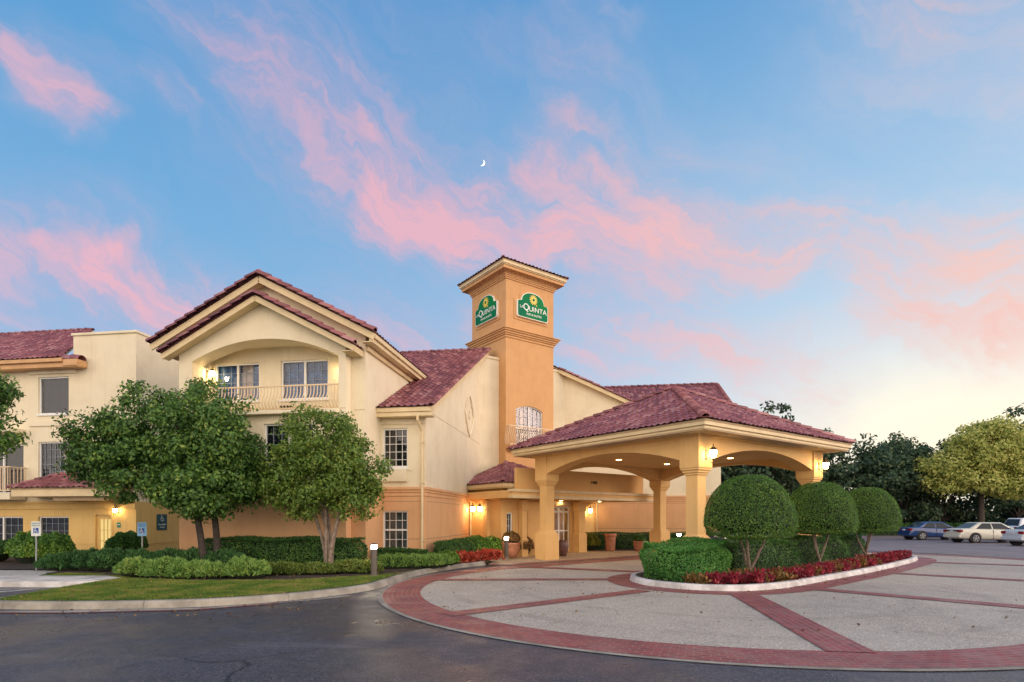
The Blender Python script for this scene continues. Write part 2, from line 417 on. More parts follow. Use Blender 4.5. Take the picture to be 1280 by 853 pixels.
# ================================================================== mesh helpers
class MB:
    def __init__(s): s.v, s.f, s.uv = [], [], []
    def add(s, verts, faces, uvs=None):
        n = len(s.v)
        s.v += [tuple(p) for p in verts]
        for i, fc in enumerate(faces):
            s.f.append(tuple(n + k for k in fc))
            s.uv.append(uvs[i] if uvs else None)
        return s
    def box(s, x0, x1, y0, y1, z0, z1):
        v = [(x0, y0, z0), (x1, y0, z0), (x1, y1, z0), (x0, y1, z0), (x0, y0, z1), (x1, y0, z1), (x1, y1, z1), (x0, y1, z1)]
        return s.add(v, [(3, 2, 1, 0), (4, 5, 6, 7), (0, 1, 5, 4), (1, 2, 6, 5), (2, 3, 7, 6), (3, 0, 4, 7)])
    def bar(s, a, b, w, h, up=(0, 0, 1)):
        """rectangular bar between two points"""
        a, b = Vector(a), Vector(b); d = (b - a).normalized(); up = Vector(up)
        x = d.cross(up)
        if x.length < 1e-5: x = d.cross(Vector((0, 1, 0)))
        x.normalize(); z = x.cross(d)
        v = []
        for p in (a, b):
            for sx, sz in ((-1, -1), (1, -1), (1, 1), (-1, 1)): v.append(p + x * sx * w / 2 + z * sz * h / 2)
        return s.add(v, [(3, 2, 1, 0), (4, 5, 6, 7), (0, 1, 5, 4), (1, 2, 6, 5), (2, 3, 7, 6), (3, 0, 4, 7)])
    def tube(s, pts, rad, n=8, cap=True):
        pts = [Vector(p) for p in pts]
        if not hasattr(rad, '__len__'): rad = [rad] * len(pts)
        rings = []; prev = None
        for i, p in enumerate(pts):
            d = (pts[min(i + 1, len(pts) - 1)] - pts[max(i - 1, 0)]).normalized()
            if prev is None:
                x = d.cross(Vector((0.13, 0.97, 0.2)))
                if x.length < 1e-3: x = d.cross(Vector((1, 0, 0)))
            else: x = prev - d * prev.dot(d)
            x.normalize(); prev = x; y = d.cross(x)
            rings.append([p + (x * math.cos(2 * math.pi * k / n) + y * math.sin(2 * math.pi * k / n)) * rad[i] for k in range(n)])
        v = [q for r in rings for q in r]; f = []
        for i in range(len(rings) - 1):
            for k in range(n):
                f.append((i * n + k, i * n + (k + 1) % n, (i + 1) * n + (k + 1) % n, (i + 1) * n + k))
        if cap:
            f.append(tuple(range(n - 1, -1, -1))); f.append(tuple(len(v) - n + k for k in range(n)))
        return s.add(v, f)
    def lathe(s, prof, c=(0, 0, 0), n=20, sq=False):
        """prof: (radius, z) from bottom to top; sq makes a square section of that half width"""
        v = []; f = []
        if sq:
            n = 4; ang = [math.pi / 4 + k * math.pi / 2 for k in range(4)]; k2 = math.sqrt(2)
        else:
            ang = [2 * math.pi * k / n for k in range(n)]; k2 = 1
        for r, z in prof:
            for a in ang: v.append((c[0] + r * k2 * math.cos(a), c[1] + r * k2 * math.sin(a), c[2] + z))
        for i in range(len(prof) - 1):
            for k in range(n): f.append((i * n + k, i * n + (k + 1) % n, (i + 1) * n + (k + 1) % n, (i + 1) * n + k))
        f.append(tuple(range(n - 1, -1, -1))); f.append(tuple(len(v) - n + k for k in range(n)))
        return s.add(v, f)
    def panel(s, outline, holes, o, xd, t):
        """wall slab: outline and holes in (s, z); xd is the direction of s; the face looks to the right of xd and is t thick"""
        o = Vector((o[0], o[1], 0)); xd = Vector((xd[0], xd[1], 0)).normalized(); n = Vector((xd.y, -xd.x, 0))
        bm = bmesh.new(); loops = []
        for lp in [outline] + list(holes):
            vs = [bm.verts.new((p[0], p[1], 0)) for p in lp]; loops.append(vs)
            for i in range(len(vs)): bm.edges.new((vs[i], vs[(i + 1) % len(vs)]))
        bm.verts.index_update()
        bmesh.ops.triangle_fill(bm, use_beauty=True, use_dissolve=False, edges=bm.edges[:])
        bm.verts.index_update(); N = len(bm.verts)
        front = [o + xd * v.co.x + Vector((0, 0, v.co.y)) for v in bm.verts]
        back = [p - n * t for p in front]
        f = []
        for fc in bm.faces:
            ids = [v.index for v in fc.verts]
            a = sum(fc.verts[i].co.x * fc.verts[(i + 1) % 3].co.y - fc.verts[(i + 1) % 3].co.x * fc.verts[i].co.y for i in range(3))
            if a < 0: ids.reverse()
            f.append(tuple(ids)); f.append(tuple(N + i for i in reversed(ids)))
        for vs in loops:
            ids = [v.index for v in vs]
            for i in range(len(ids)):
                a, b = ids[i], ids[(i + 1) % len(ids)]
                f.append((a, b, N + b, N + a))
        bm.free()
        return s.add(front + back, f)
    def build(s, name, m, parent=None, smooth=False, bevel=0.0, recalc=True, loc=None, rz=0.0):
        me = bpy.data.meshes.new(name)
        me.from_pydata(s.v, [], s.f)
        if any(u is not None for u in s.uv):
            lay = me.uv_layers.new(name='UVMap'); i = 0
            for fc, u in zip(s.f, s.uv):
                for k in range(len(fc)):
                    lay.data[i].uv = u[k] if u else (0, 0); i += 1
        if recalc:
            bm = bmesh.new(); bm.from_mesh(me); bmesh.ops.recalc_face_normals(bm, faces=bm.faces[:]); bm.to_mesh(me); bm.free()
        me.materials.append(m)
        if smooth: me.polygons.foreach_set('use_smooth', [True] * len(me.polygons))
        ob = bpy.data.objects.new(name, me); COL.objects.link(ob)
        if parent is not None: ob.parent = parent
        if loc is not None: ob.location = loc
        ob.rotation_euler.z = rz
        if bevel > 0:
            b = ob.modifiers.new('bevel', 'BEVEL'); b.width = bevel; b.segments = 2; b.limit_method = 'ANGLE'; b.angle_limit = R(50)
        return ob


def thing(name, loc, rz, label, cat, group=None):
    o = bpy.data.objects.new(name, None); COL.objects.link(o)
    o.empty_display_size = 0.3
    o.location = loc; o.rotation_euler.z = rz
    return tag(o, label, cat, group)


def tag(o, label, cat, group=None):
    o['label'] = label; o['category'] = cat
    if group: o['group'] = group
    return o


def setting(o, kind='structure'):
    o['kind'] = kind
    return o


def copy_tree(o, parent=None):
    c = o.copy(); COL.objects.link(c)
    if parent is not None: c.parent = parent
    for ch in [q for q in COL.objects if q.parent == o]: copy_tree(ch, c)
    return c


def catmull(pts, k=8, closed=False):
    P = [Vector(p) for p in pts]; n = len(P); out = []
    rng = range(n) if closed else range(n - 1)
    for i in rng:
        if closed: a, b, c, d = P[(i - 1) % n], P[i], P[(i + 1) % n], P[(i + 2) % n]
        else: a, b, c, d = P[max(i - 1, 0)], P[i], P[i + 1], P[min(i + 2, n - 1)]
        for j in range(k):
            t = j / k
            out.append(0.5 * ((2 * b) + (c - a) * t + (2 * a - 5 * b + 4 * c - d) * t * t + (3 * b - a - 3 * c + d) * t ** 3))
    if not closed: out.append(P[-1])
    return out


def arc_pts(x0, x1, z_spring, z_top, n=18):
    """flat elliptical arch from right to left (for the top of an opening)"""
    c, a, h = (x0 + x1) / 2, (x1 - x0) / 2, z_top - z_spring
    return [(c + a * math.cos(math.pi * i / n), z_spring + h * math.sin(math.pi * i / n) ** 0.9) for i in range(n + 1)]


def seg_arc(x0, x1, z_spring, z_top, n=18):
    """segmental (circular) arch, right to left"""
    c, a, h = (x0 + x1) / 2, (x1 - x0) / 2, z_top - z_spring
    r = (a * a + h * h) / (2 * h); zc = z_top - r; ph = math.asin(min(1, a / r))
    return [(c + r * math.sin(ph - 2 * ph * i / n), zc + r * math.cos(ph - 2 * ph * i / n)) for i in range(n + 1)]


# ------------------------------------------------------------------ roofs
def tile_plane(mb, poly, pitch=0.235, course=0.32, amp=0.034, step=0.034):
    """S tiles as real waves and steps over a convex planar polygon; the first edge is the eave"""
    P = [Vector(p) for p in poly]
    e = (P[1] - P[0]).normalized()
    nrm = None
    for i in range(2, len(P)):
        c = (P[1] - P[0]).cross(P[i] - P[0])
        if c.length > 1e-4: nrm = c.normalized(); break
    if nrm.z < 0: nrm = -nrm
    s = nrm.cross(e).normalized()
    if s.z < 0: s = -s
    o = P[0]
    E = [(p - o).dot(e) for p in P]; S = [(p - o).dot(s) for p in P]
    e0, e1 = math.floor(min(E) / pitch) * pitch - pitch, max(E) + pitch
    k = 7
    xs = np.arange(e0, e1 + pitch / k, pitch / k)
    ph = xs / pitch
    wave = amp * np.maximum(0, np.cos(2 * math.pi * ph)) ** 0.7 - amp * 0.25 * np.maximum(0, -np.cos(2 * math.pi * ph))
    s0 = -course * 0.15
    nC = int((max(S) - s0) / course) + 2
    bm = bmesh.new(); uvl = bm.loops.layers.uv.new('UVMap')
    rows = []
    for c in range(nC):
        for (sv, h) in ((s0 + c * course, step), (s0 + (c + 1) * course, 0.0)):
            jit = RNG.normal(0, 0.006, len(xs) // k + 3) if h > 0 else np.zeros(len(xs) // k + 3)
            rows.append((c, sv, [bm.verts.new(o + e * float(x) + s * (sv + (float(jit[(q + 3) // k]) * 1.5)) + nrm * (float(w) + h + float(jit[(q + 3) // k]))) for q, (x, w) in enumerate(zip(xs, wave))]))
    for r in range(len(rows) - 1):
        c = rows[r][0]
        for i in range(len(xs) - 1):
            f = bm.faces.new((rows[r][2][i], rows[r][2][i + 1], rows[r + 1][2][i + 1], rows[r + 1][2][i]))
            u = math.floor(ph[i] + 0.5 + 1e-6) + 0.5
            for lp in f.loops: lp[uvl].uv = (u, c + 0.5)
            f.smooth = (r % 2 == 0)
    cen = sum(P, Vector()) / len(P)
    for i in range(len(P)):
        a, b = P[i], P[(i + 1) % len(P)]
        pn = (b - a).cross(nrm).normalized()
        if (cen - a).dot(pn) > 0: pn = -pn
        if i == 0: a = a - s * 0.06 * 1.0
        bmesh.ops.bisect_plane(bm, geom=bm.verts[:] + bm.edges[:] + bm.faces[:], plane_co=a, plane_no=pn, clear_outer=True)
    bm.verts.index_update()
    vv = [v.co.copy() for v in bm.verts]; ff = []; uu = []
    for f in bm.faces:
        ff.append(tuple(l.vert.index for l in f.loops)); uu.append([tuple(l[uvl].uv) for l in f.loops])
    bm.free()
    mb.add(vv, ff, uu)


def caps(mb, a, b, r=0.12, seg=0.40, up=(0, 0, 1)):
    """overlapping half-barrel ridge tiles from low end a to high end b"""
    a, b = Vector(a), Vector(b); d = (b - a); L = d.length; d.normalize()
    x = d.cross(Vector(up)).normalized(); z = x.cross(d)
    n = max(1, int(L / seg)); seg = L / n; m = 8; idn = random.randint(0, 900)
    for i in range(n):
        v = []; f = []; uvs = []
        p0 = a + d * (i * seg - 0.03); p1 = a + d * ((i + 1) * seg + 0.02)
        for (p, rr, lift) in ((p0, r, 0.035), (p1, r * 0.86, 0.0)):
            for k in range(m + 1):
                t = math.pi * (1.08 * k / m - 0.04)
                v.append(p + x * math.cos(t) * rr + z * (math.sin(t) * rr * 0.85 + lift - 0.02))
        for (p, rr, lift) in ((p0, r * 0.80, 0.015),):
            for k in range(m + 1):
                t = math.pi * (1.08 * k / m - 0.04)
                v.append(p + x * math.cos(t) * rr + z * (math.sin(t) * rr * 0.85 + lift - 0.02))
        for k in range(m):
            f.append((k, k + 1, m + 2 + k, m + 1 + k)); f.append((k + 1, k, 2 * m + 2 + k, 2 * m + 3 + k))
        f.append(tuple(range(2 * m + 2, 3 * m + 3)))
        uvs = [[(idn + i + 0.5, 3.5)] * len(q) for q in f]
        mb.add(v, f, uvs)


def roof(parent, polys, ridges, name='roof', deck=0.05, rcap=0.12):
    mb = MB()
    for p in polys: tile_plane(mb, p)
    ob = mb.build(name, ROOF, parent, recalc=False)
    # the deck under the tiles closes the roof from below
    dk = MB()
    for p in polys:
        P = [Vector(q) for q in p]
        nn = (P[1] - P[0]).cross(P[2] - P[0]).normalized()
        if nn.z < 0: nn = -nn
        top = [q - nn * 0.03 for q in P]; bot = [q - nn * (0.03 + deck) for q in P]; n = len(P)
        dk.add(top + bot, [tuple(range(n)), tuple(range(2 * n - 1, n - 1, -1))] + [(i, (i + 1) % n, n + (i + 1) % n, n + i) for i in range(n)])
    d = dk.build('roof_deck', SOFFIT, ob, recalc=False)
    if ridges:
        cm = MB()
        for a, b in ridges: caps(cm, a, b, rcap)
        cm.build('ridge_cap', ROOF, ob, smooth=True, recalc=False)
    return ob


def mould(mb, loop, levels, closed=True):
    """stacked square mouldings round a rectangle x0,x1,y0,y1: levels (z0, z1, out)"""
    x0, x1, y0, y1 = loop
    for z0, z1, k in levels: mb.box(x0 - k, x1 + k, y0 - k, y1 + k, z0, z1)


# ------------------------------------------------------------------ windows
def wpt(o, xd, s, z, depth):
    xd = Vector((xd[0], xd[1], 0)).normalized(); n = Vector((xd.y, -xd.x, 0))
    return Vector((o[0], o[1], 0)) + xd * s - n * depth + Vector((0, 0, z))


def wbox(mb, o, xd, s0, s1, z0, z1, d0, d1):
    v = [wpt(o, xd, s, z, d) for z in (z0, z1) for s, d in ((s0, d0), (s1, d0), (s1, d1), (s0, d1))]
    mb.add(v, [(3, 2, 1, 0), (4, 5, 6, 7), (0, 1, 5, 4), (1, 2, 6, 5), (2, 3, 7, 6), (3, 0, 4, 7)])


def window(parent, o, xd, s0, s1, z0, z1, cols=4, rows=4, mull=0, hung=False, drape=None, recess=0.09, sill=True, arch=0.0, warm=None, label=None, bw=0.009, bm_=None):
    fr = MB(); w = 0.055; d0, d1 = recess - 0.03, recess + 0.05
    wbox(fr, o, xd, s0, s0 + w, z0, z1, d0, d1); wbox(fr, o, xd, s1 - w, s1, z0, z1, d0, d1)
    wbox(fr, o, xd, s0 + w, s1 - w, z0, z0 + w, d0, d1)
    if not arch: wbox(fr, o, xd, s0 + w, s1 - w, z1 - w, z1, d0, d1)
    else:
        top = seg_arc(s0, s1, z1, z1 + arch, 12)
        for (a, b) in zip(top[:-1], top[1:]):
            fr.bar(wpt(o, xd, a[0], a[1] - 0.02, recess + 0.01), wpt(o, xd, b[0], b[1] - 0.02, recess + 0.01), 0.08, w)
    for i in range(mull):
        c = s0 + (s1 - s0) * (i + 1) / (mull + 1)
        wbox(fr, o, xd, c - 0.035, c + 0.035, z0 + w, z1 + arch * 0.95 - w, d0 - 0.008, d1)
    if hung:
        c = (z0 + z1) / 2; wbox(fr, o, xd, s0 + w, s1 - w, c - 0.03, c + 0.03, d0 - 0.008, d1 - 0.01)
    f = fr.build('window', WHITE, parent)
    if label: f['label'] = label
    mt = MB()
    for i in range(1, cols):
        c = s0 + (s1 - s0) * i / cols; wbox(mt, o, xd, c - bw, c + bw, z0 + w, z1 - w + arch * 0.9, recess - 0.004, recess + 0.012)
    for i in range(1, rows):
        c = z0 + (z1 - z0) * i / rows; wbox(mt, o, xd, s0 + w, s1 - w, c - bw, c + bw, recess - 0.003, recess + 0.013)
    if mt.v: mt.build('glazing_bar', bm_ or WHITE, f)
    if sill:
        sm = MB(); wbox(sm, o, xd, s0 - 0.03, s1 + 0.03, z0 - 0.07, z0 - 0.003, -0.05, recess + 0.02); sm.build('sill', WHITE, f)
    pn = MB()
    pts = [(s0 + 0.01, z0 + 0.01), (s1 - 0.01, z0 + 0.01)] + ([(p[0], p[1] - 0.01) for p in seg_arc(s0 + 0.01, s1 - 0.01, z1, z1 + arch, 12)] if arch else [(s1 - 0.01, z1 - 0.01), (s0 + 0.01, z1 - 0.01)])
    pn.add([wpt(o, xd, a, b, recess + 0.02) for a, b in pts], [tuple(range(len(pts)))])
    pn.build('pane', GLASS, f, recalc=False)
    # drapes hang a hand's breadth behind the glass and close the room off
    cm = MB(); n = int((s1 - s0) / 0.025) + 2; v = []
    zt = z1 + arch + 0.02
    for i in range(n):
        t = s0 - 0.02 + (s1 - s0 + 0.04) * i / (n - 1)
        dd = recess + 0.13 + 0.030 * math.sin(i * 0.42) + 0.012 * math.sin(i * 0.17 + s0)
        v += [wpt(o, xd, t, z0 - 0.02, dd), wpt(o, xd, t, zt, dd)]
    cm.add(v, [(2 * i, 2 * i + 2, 2 * i + 3, 2 * i + 1) for i in range(n - 1)])
    cm.build('curtain', drape or CUR_D, f, smooth=True, recalc=False)
    if warm:
        a, b = warm; wm = MB(); v = []; n = int((b - a) / 0.025) + 2
        for i in range(n):
            t = a + (b - a) * i / (n - 1); dd = recess + 0.08 + 0.012 * math.sin(i * 1.3)
            v += [wpt(o, xd, t, z0, dd), wpt(o, xd, t, z1 - 0.03, dd)]
        wm.add(v, [(2 * i, 2 * i + 2, 2 * i + 3, 2 * i + 1) for i in range(n - 1)])
        wm.build('curtain', CUR_W, f, smooth=True, recalc=False)['label'] = 'pale pink half drawn drape'
    return f


def belly_rail(mb, a, b, z0, z1, out, n, r=0.017, belly=0.10):
    """wrought rail with pot-bellied balusters from a to b (xy), bulging along 'out'"""
    a, b, out = Vector((*a, 0)), Vector((*b, 0)), Vector((*out, 0))
    for z in (z0 + 0.05, z1): mb.bar(a + Vector((0, 0, z)), b + Vector((0, 0, z)), 0.05, 0.045)
    h = z1 - z0
    for i in range(n + 1):
        p = a.lerp(b, i / n)
        pts = [p + out * k + Vector((0, 0, z0 + h * t)) for t, k in ((0.05, 0.0), (0.15, belly * 0.75), (0.3, belly), (0.45, belly * 0.7), (0.6, 0.03), (0.75, 0.0), (1.0, 0.0))]
        mb.tube(pts, r, 5, cap=False)


# ------------------------------------------------------------------ foliage
def unit(v): return v / np.maximum(np.linalg.norm(v, axis=1, keepdims=True), 1e-9)


def leaf_mesh(name, pts, nrm, ln, wd, m, parent=None, spread=0.9, up=0.15, loc=None, spray=False):
    n = len(pts)
    d = unit(nrm + RNG.normal(0, spread, (n, 3)) + np.array([0, 0, up]))
    if spray:
        axis = d; side = unit(np.cross(axis, RNG.normal(0, 1, (n, 3)))); fold = np.cross(axis, side)
    else:
        axis = unit(np.cross(d, RNG.normal(0, 1, (n, 3))) + np.array([0, 0, -0.25])); side = unit(np.cross(d, axis)); fold = np.cross(axis, side)
    L = (ln * RNG.uniform(0.6, 1.3, (n, 1))); W = (wd * RNG.uniform(0.7, 1.25, (n, 1)))
    v = np.empty((n, 4, 3), np.float32)
    v[:, 0] = pts - axis * L * 0.5
    v[:, 1] = pts + side * W * 0.5 + fold * W * 0.12
    v[:, 2] = pts + axis * L * 0.5
    v[:, 3] = pts - side * W * 0.5 + fold * W * 0.12
    me = bpy.data.meshes.new(name)
    me.vertices.add(n * 4); me.vertices.foreach_set('co', v.reshape(-1))
    me.loops.add(n * 4); me.loops.foreach_set('vertex_index', np.arange(n * 4, dtype=np.int32))
    me.polygons.add(n); me.polygons.foreach_set('loop_start', np.arange(0, n * 4, 4, dtype=np.int32))
    me.update(calc_edges=True); me.validate()
    me.materials.append(m)
    ob = bpy.data.objects.new(name, me); COL.objects.link(ob)
    if parent is not None: ob.parent = parent
    if loc is not None: ob.location = loc
    return ob


def rdir(n):
    return unit(RNG.normal(0, 1, (n, 3)))


def lobes_points(lobes, nclump, per, cr, inner=0.55, flat=0.75, zmin=None):
    """leaf points in clumps spread over ellipsoid lobes; gaps stay between the clumps"""
    lb = np.array(lobes, float)
    wgt = (lb[:, 3] * lb[:, 4] * lb[:, 5]) ** 0.667; wgt /= wgt.sum()
    idx = RNG.choice(len(lb), nclump, p=wgt)
    d = rdir(nclump); rr = inner + (1 - inner) * RNG.random((nclump, 1)) ** 0.6
    rr *= RNG.uniform(0.88, 1.10, (nclump, 1))
    cen = lb[idx, :3] + d * rr * lb[idx, 3:6]
    if zmin is not None: cen[:, 2] = np.maximum(cen[:, 2], zmin + RNG.random(nclump) * cr)
    size = cr * RNG.uniform(0.6, 1.3, (nclump, 1))
    P = []; N = []
    q = rdir(nclump * per).reshape(nclump, per, 3) * (RNG.random((nclump, per, 1)) ** 0.42); q[:, :, 2] *= flat
    P = cen[:, None, :] + q * size[:, None, :]
    N = unit((q * 1.3 + d[:, None, :] * 0.5 + np.array([0, 0, 0.25])).reshape(-1, 3))
    return P.reshape(-1, 3), N


def branchy(mb, base, tops, r0, r1, bend=0.25, n=7, seg=6):
    """tapered limbs from base to every top"""
    for tp in tops:
        a, b = Vector(base), Vector(tp); pts = []; rad = []
        side = Vector((random.uniform(-1, 1), random.uniform(-1, 1), 0)) * bend * (b - a).length * 0.3
        for i in range(seg + 1):
            t = i / seg
            pts.append(a.lerp(b, t) + side * math.sin(math.pi * t) + Vector((random.uniform(-1, 1), random.uniform(-1, 1), 0)) * 0.02)
            rad.append(r0 + (r1 - r0) * t)
        mb.tube(pts, rad, n)


def inpoly(p, poly):
    x, y = p[:, 0], p[:, 1]; c = np.zeros(len(p), bool); n = len(poly)
    for i in range(n):
        x0, y0 = poly[i][0], poly[i][1]; x1, y1 = poly[(i + 1) % n][0], poly[(i + 1) % n][1]
        k = ((y0 > y) != (y1 > y)) & (x < (x1 - x0) * (y - y0) / (y1 - y0 + 1e-12) + x0)
        c ^= k
    return c


def sample_poly(poly, n):
    P = np.array([(q[0], q[1]) for q in poly]); lo, hi = P.min(0), P.max(0); out = []
    tot = 0
    while tot < n:
        s = RNG.uniform(lo, hi, (n * 2, 2)); s = s[inpoly(s, poly)]; out.append(s); tot += len(s)
    return np.concatenate(out)[:n]


def sheet(name, poly, z, m, parent=None, uvs=False, thick=0.0):
    """flat ground sheet of any outline"""
    mb = MB(); bm = bmesh.new()
    vs = [bm.verts.new((p[0], p[1], z)) for p in poly]
    for i in range(len(vs)): bm.edges.new((vs[i], vs[(i + 1) % len(vs)]))
    bmesh.ops.triangle_fill(bm, use_beauty=True, use_dissolve=False, edges=bm.edges[:])
    bm.verts.index_update()
    f = []
    for fc in bm.faces:
        ids = [v.index for v in fc.verts]
        if fc.normal.z < 0 or fc.calc_area() and (fc.normal.z < 0): ids.reverse()
        f.append(tuple(ids))
    mb.add([v.co.copy() for v in bm.verts], f)
    if thick > 0:
        n = len(poly); N = len(mb.v)
        mb.add([(p[0], p[1], z) for p in poly] + [(p[0], p[1], z - thick) for p in poly], [(i, n + i, n + (i + 1) % n, (i + 1) % n) for i in range(n)])
    bm.free()
    ob = mb.build(name, m, parent, recalc=False)
    bm = bmesh.new(); bm.from_mesh(ob.data); bmesh.ops.remove_doubles(bm, verts=bm.verts[:], dist=1e-5)
    bmesh.ops.recalc_face_normals(bm, faces=bm.faces[:])
    if sum(f.normal.z for f in bm.faces) < 0: bmesh.ops.reverse_faces(bm, faces=bm.faces[:])
    bm.to_mesh(ob.data); bm.free()
    return ob


def strip(mb, path, w0, w1, z, closed=False):
    """ribbon from offset w0 to offset w1 (to the left of the path), uv in metres along / across"""
    P = [Vector((p[0], p[1])) for p in path]; n = len(P); v = []; s = 0; S = []
    for i, p in enumerate(P):
        a = P[(i - 1) % n] if closed or i > 0 else p
        b = P[(i + 1) % n] if closed or i < n - 1 else p
        d = (b - a).normalized(); nn = Vector((-d.y, d.x))
        if i > 0: s += (p - P[i - 1]).length
        S.append(s)
        v += [(p.x + nn.x * w0, p.y + nn.y * w0, z), (p.x + nn.x * w1, p.y + nn.y * w1, z)]
    f = []; u = []
    for i in range(n if closed else n - 1):
        j = (i + 1) % n; sj = S[j] if j else s + (P[0] - P[-1]).length
        f.append((2 * i, 2 * j, 2 * j + 1, 2 * i + 1)); u.append([(S[i], w0), (sj, w0), (sj, w1), (S[i], w1)])
    mb.add(v, f, u)


def kerb(name, path, w, h, m, closed=False, slope=0.04, z=0.0):
    """kerb running along a path; its face is on the right of the path, its back w to the left"""
    P0 = [Vector((p[0], p[1])) for p in path]; P = []; J = set(); acc = 0.0; nxt = 1.3
    for i, p in enumerate(P0):
        P.append(p)
        if i + 1 < len(P0):
            L = (P0[i + 1] - p).length
            while nxt < acc + L - 0.05:
                if nxt > acc + 0.05:
                    for d in (-0.018, 0.0, 0.018):
                        if d == 0.0: J.add(len(P))
                        P.append(p.lerp(P0[i + 1], (nxt + d - acc) / L))
                nxt += 2.6
            acc += L
    n = len(P); mb = MB(); v = []
    prof = [(0.0, 0.0), (slope * 0.6, h * 0.75), (slope, h * 0.95), (slope + 0.03, h), (w - 0.01, h), (w, h - 0.01), (w, 0.0)]
    k = len(prof)
    for i, p in enumerate(P):
        a = P[(i - 1) % n] if closed or i > 0 else p
        b = P[(i + 1) % n] if closed or i < n - 1 else p
        d = (b - a).normalized(); nn = Vector((-d.y, d.x))
        g = 0.016 if i in J else 0.0
        for (q, hh) in prof: v.append((p.x + nn.x * (q + g), p.y + nn.y * (q + g), z + max(0, hh - g)))
    f = []
    for i in range(n if closed else n - 1):
        j = (i + 1) % n
        for q in range(k - 1): f.append((i * k + q, j * k + q, j * k + q + 1, i * k + q + 1))
    if not closed: f += [tuple(range(k)), tuple((n - 1) * k + q for q in range(k))]
    mb.add(v, f)
    return mb.build(name, m)


def text(name, s, size, m, parent, o, xd, sx, z, depth=0.012, align='CENTER', squash=1.0):
    """real extruded lettering standing on a wall face"""
    cu = bpy.data.curves.new(name, 'FONT'); cu.body = s; cu.size = size; cu.extrude = depth / 2; cu.align_x = align; cu.align_y = 'CENTER'
    tmp = bpy.data.objects.new(name, cu); COL.objects.link(tmp)
    dg = bpy.context.evaluated_depsgraph_get()
    me = bpy.data.meshes.new_from_object(tmp.evaluated_get(dg)); me.name = name
    bpy.data.objects.remove(tmp); bpy.data.curves.remove(cu)
    xv = Vector((xd[0], xd[1], 0)).normalized(); n = Vector((xv.y, -xv.x, 0))
    base = Vector((o[0], o[1], 0))
    for v in me.vertices:
        v.co = base + xv * (sx + v.co.x * squash) + Vector((0, 0, z + v.co.y)) + n * v.co.z
    me.materials.clear(); me.materials.append(m)
    ob = bpy.data.objects.new(name, me); COL.objects.link(ob); ob.parent = parent
    return ob


def disc_panel(mb, pts, o, xd, off, t):
    mb.panel(pts, [], (o[0], o[1]), xd, t) if off == 0 else mb.panel(pts, [], tuple((Vector((o[0], o[1], 0)) + Vector((xd[1], -xd[0], 0)).normalized() * off).xy), xd, t)

# ================================================================== HOTEL BUILDING (long wing, arched gable, far wing)
M0 = (-3.0, 19.6, 0.0); MROT = R(-8.5)
hotel = thing('hotel_building', M0, MROT, 'cream and peach stucco hotel with clay tile roofs and an arched gable balcony', 'building')
JOINT = mat('sealant_joint', (0.34, 0.22, 0.13), 0.9)
ROOF_S = 0.476


def wall(parent, outline, holes, o, xd, m, t=0.22, name='wall'):
    return MB().panel(outline, holes, o, xd, t).build(name, m, parent)


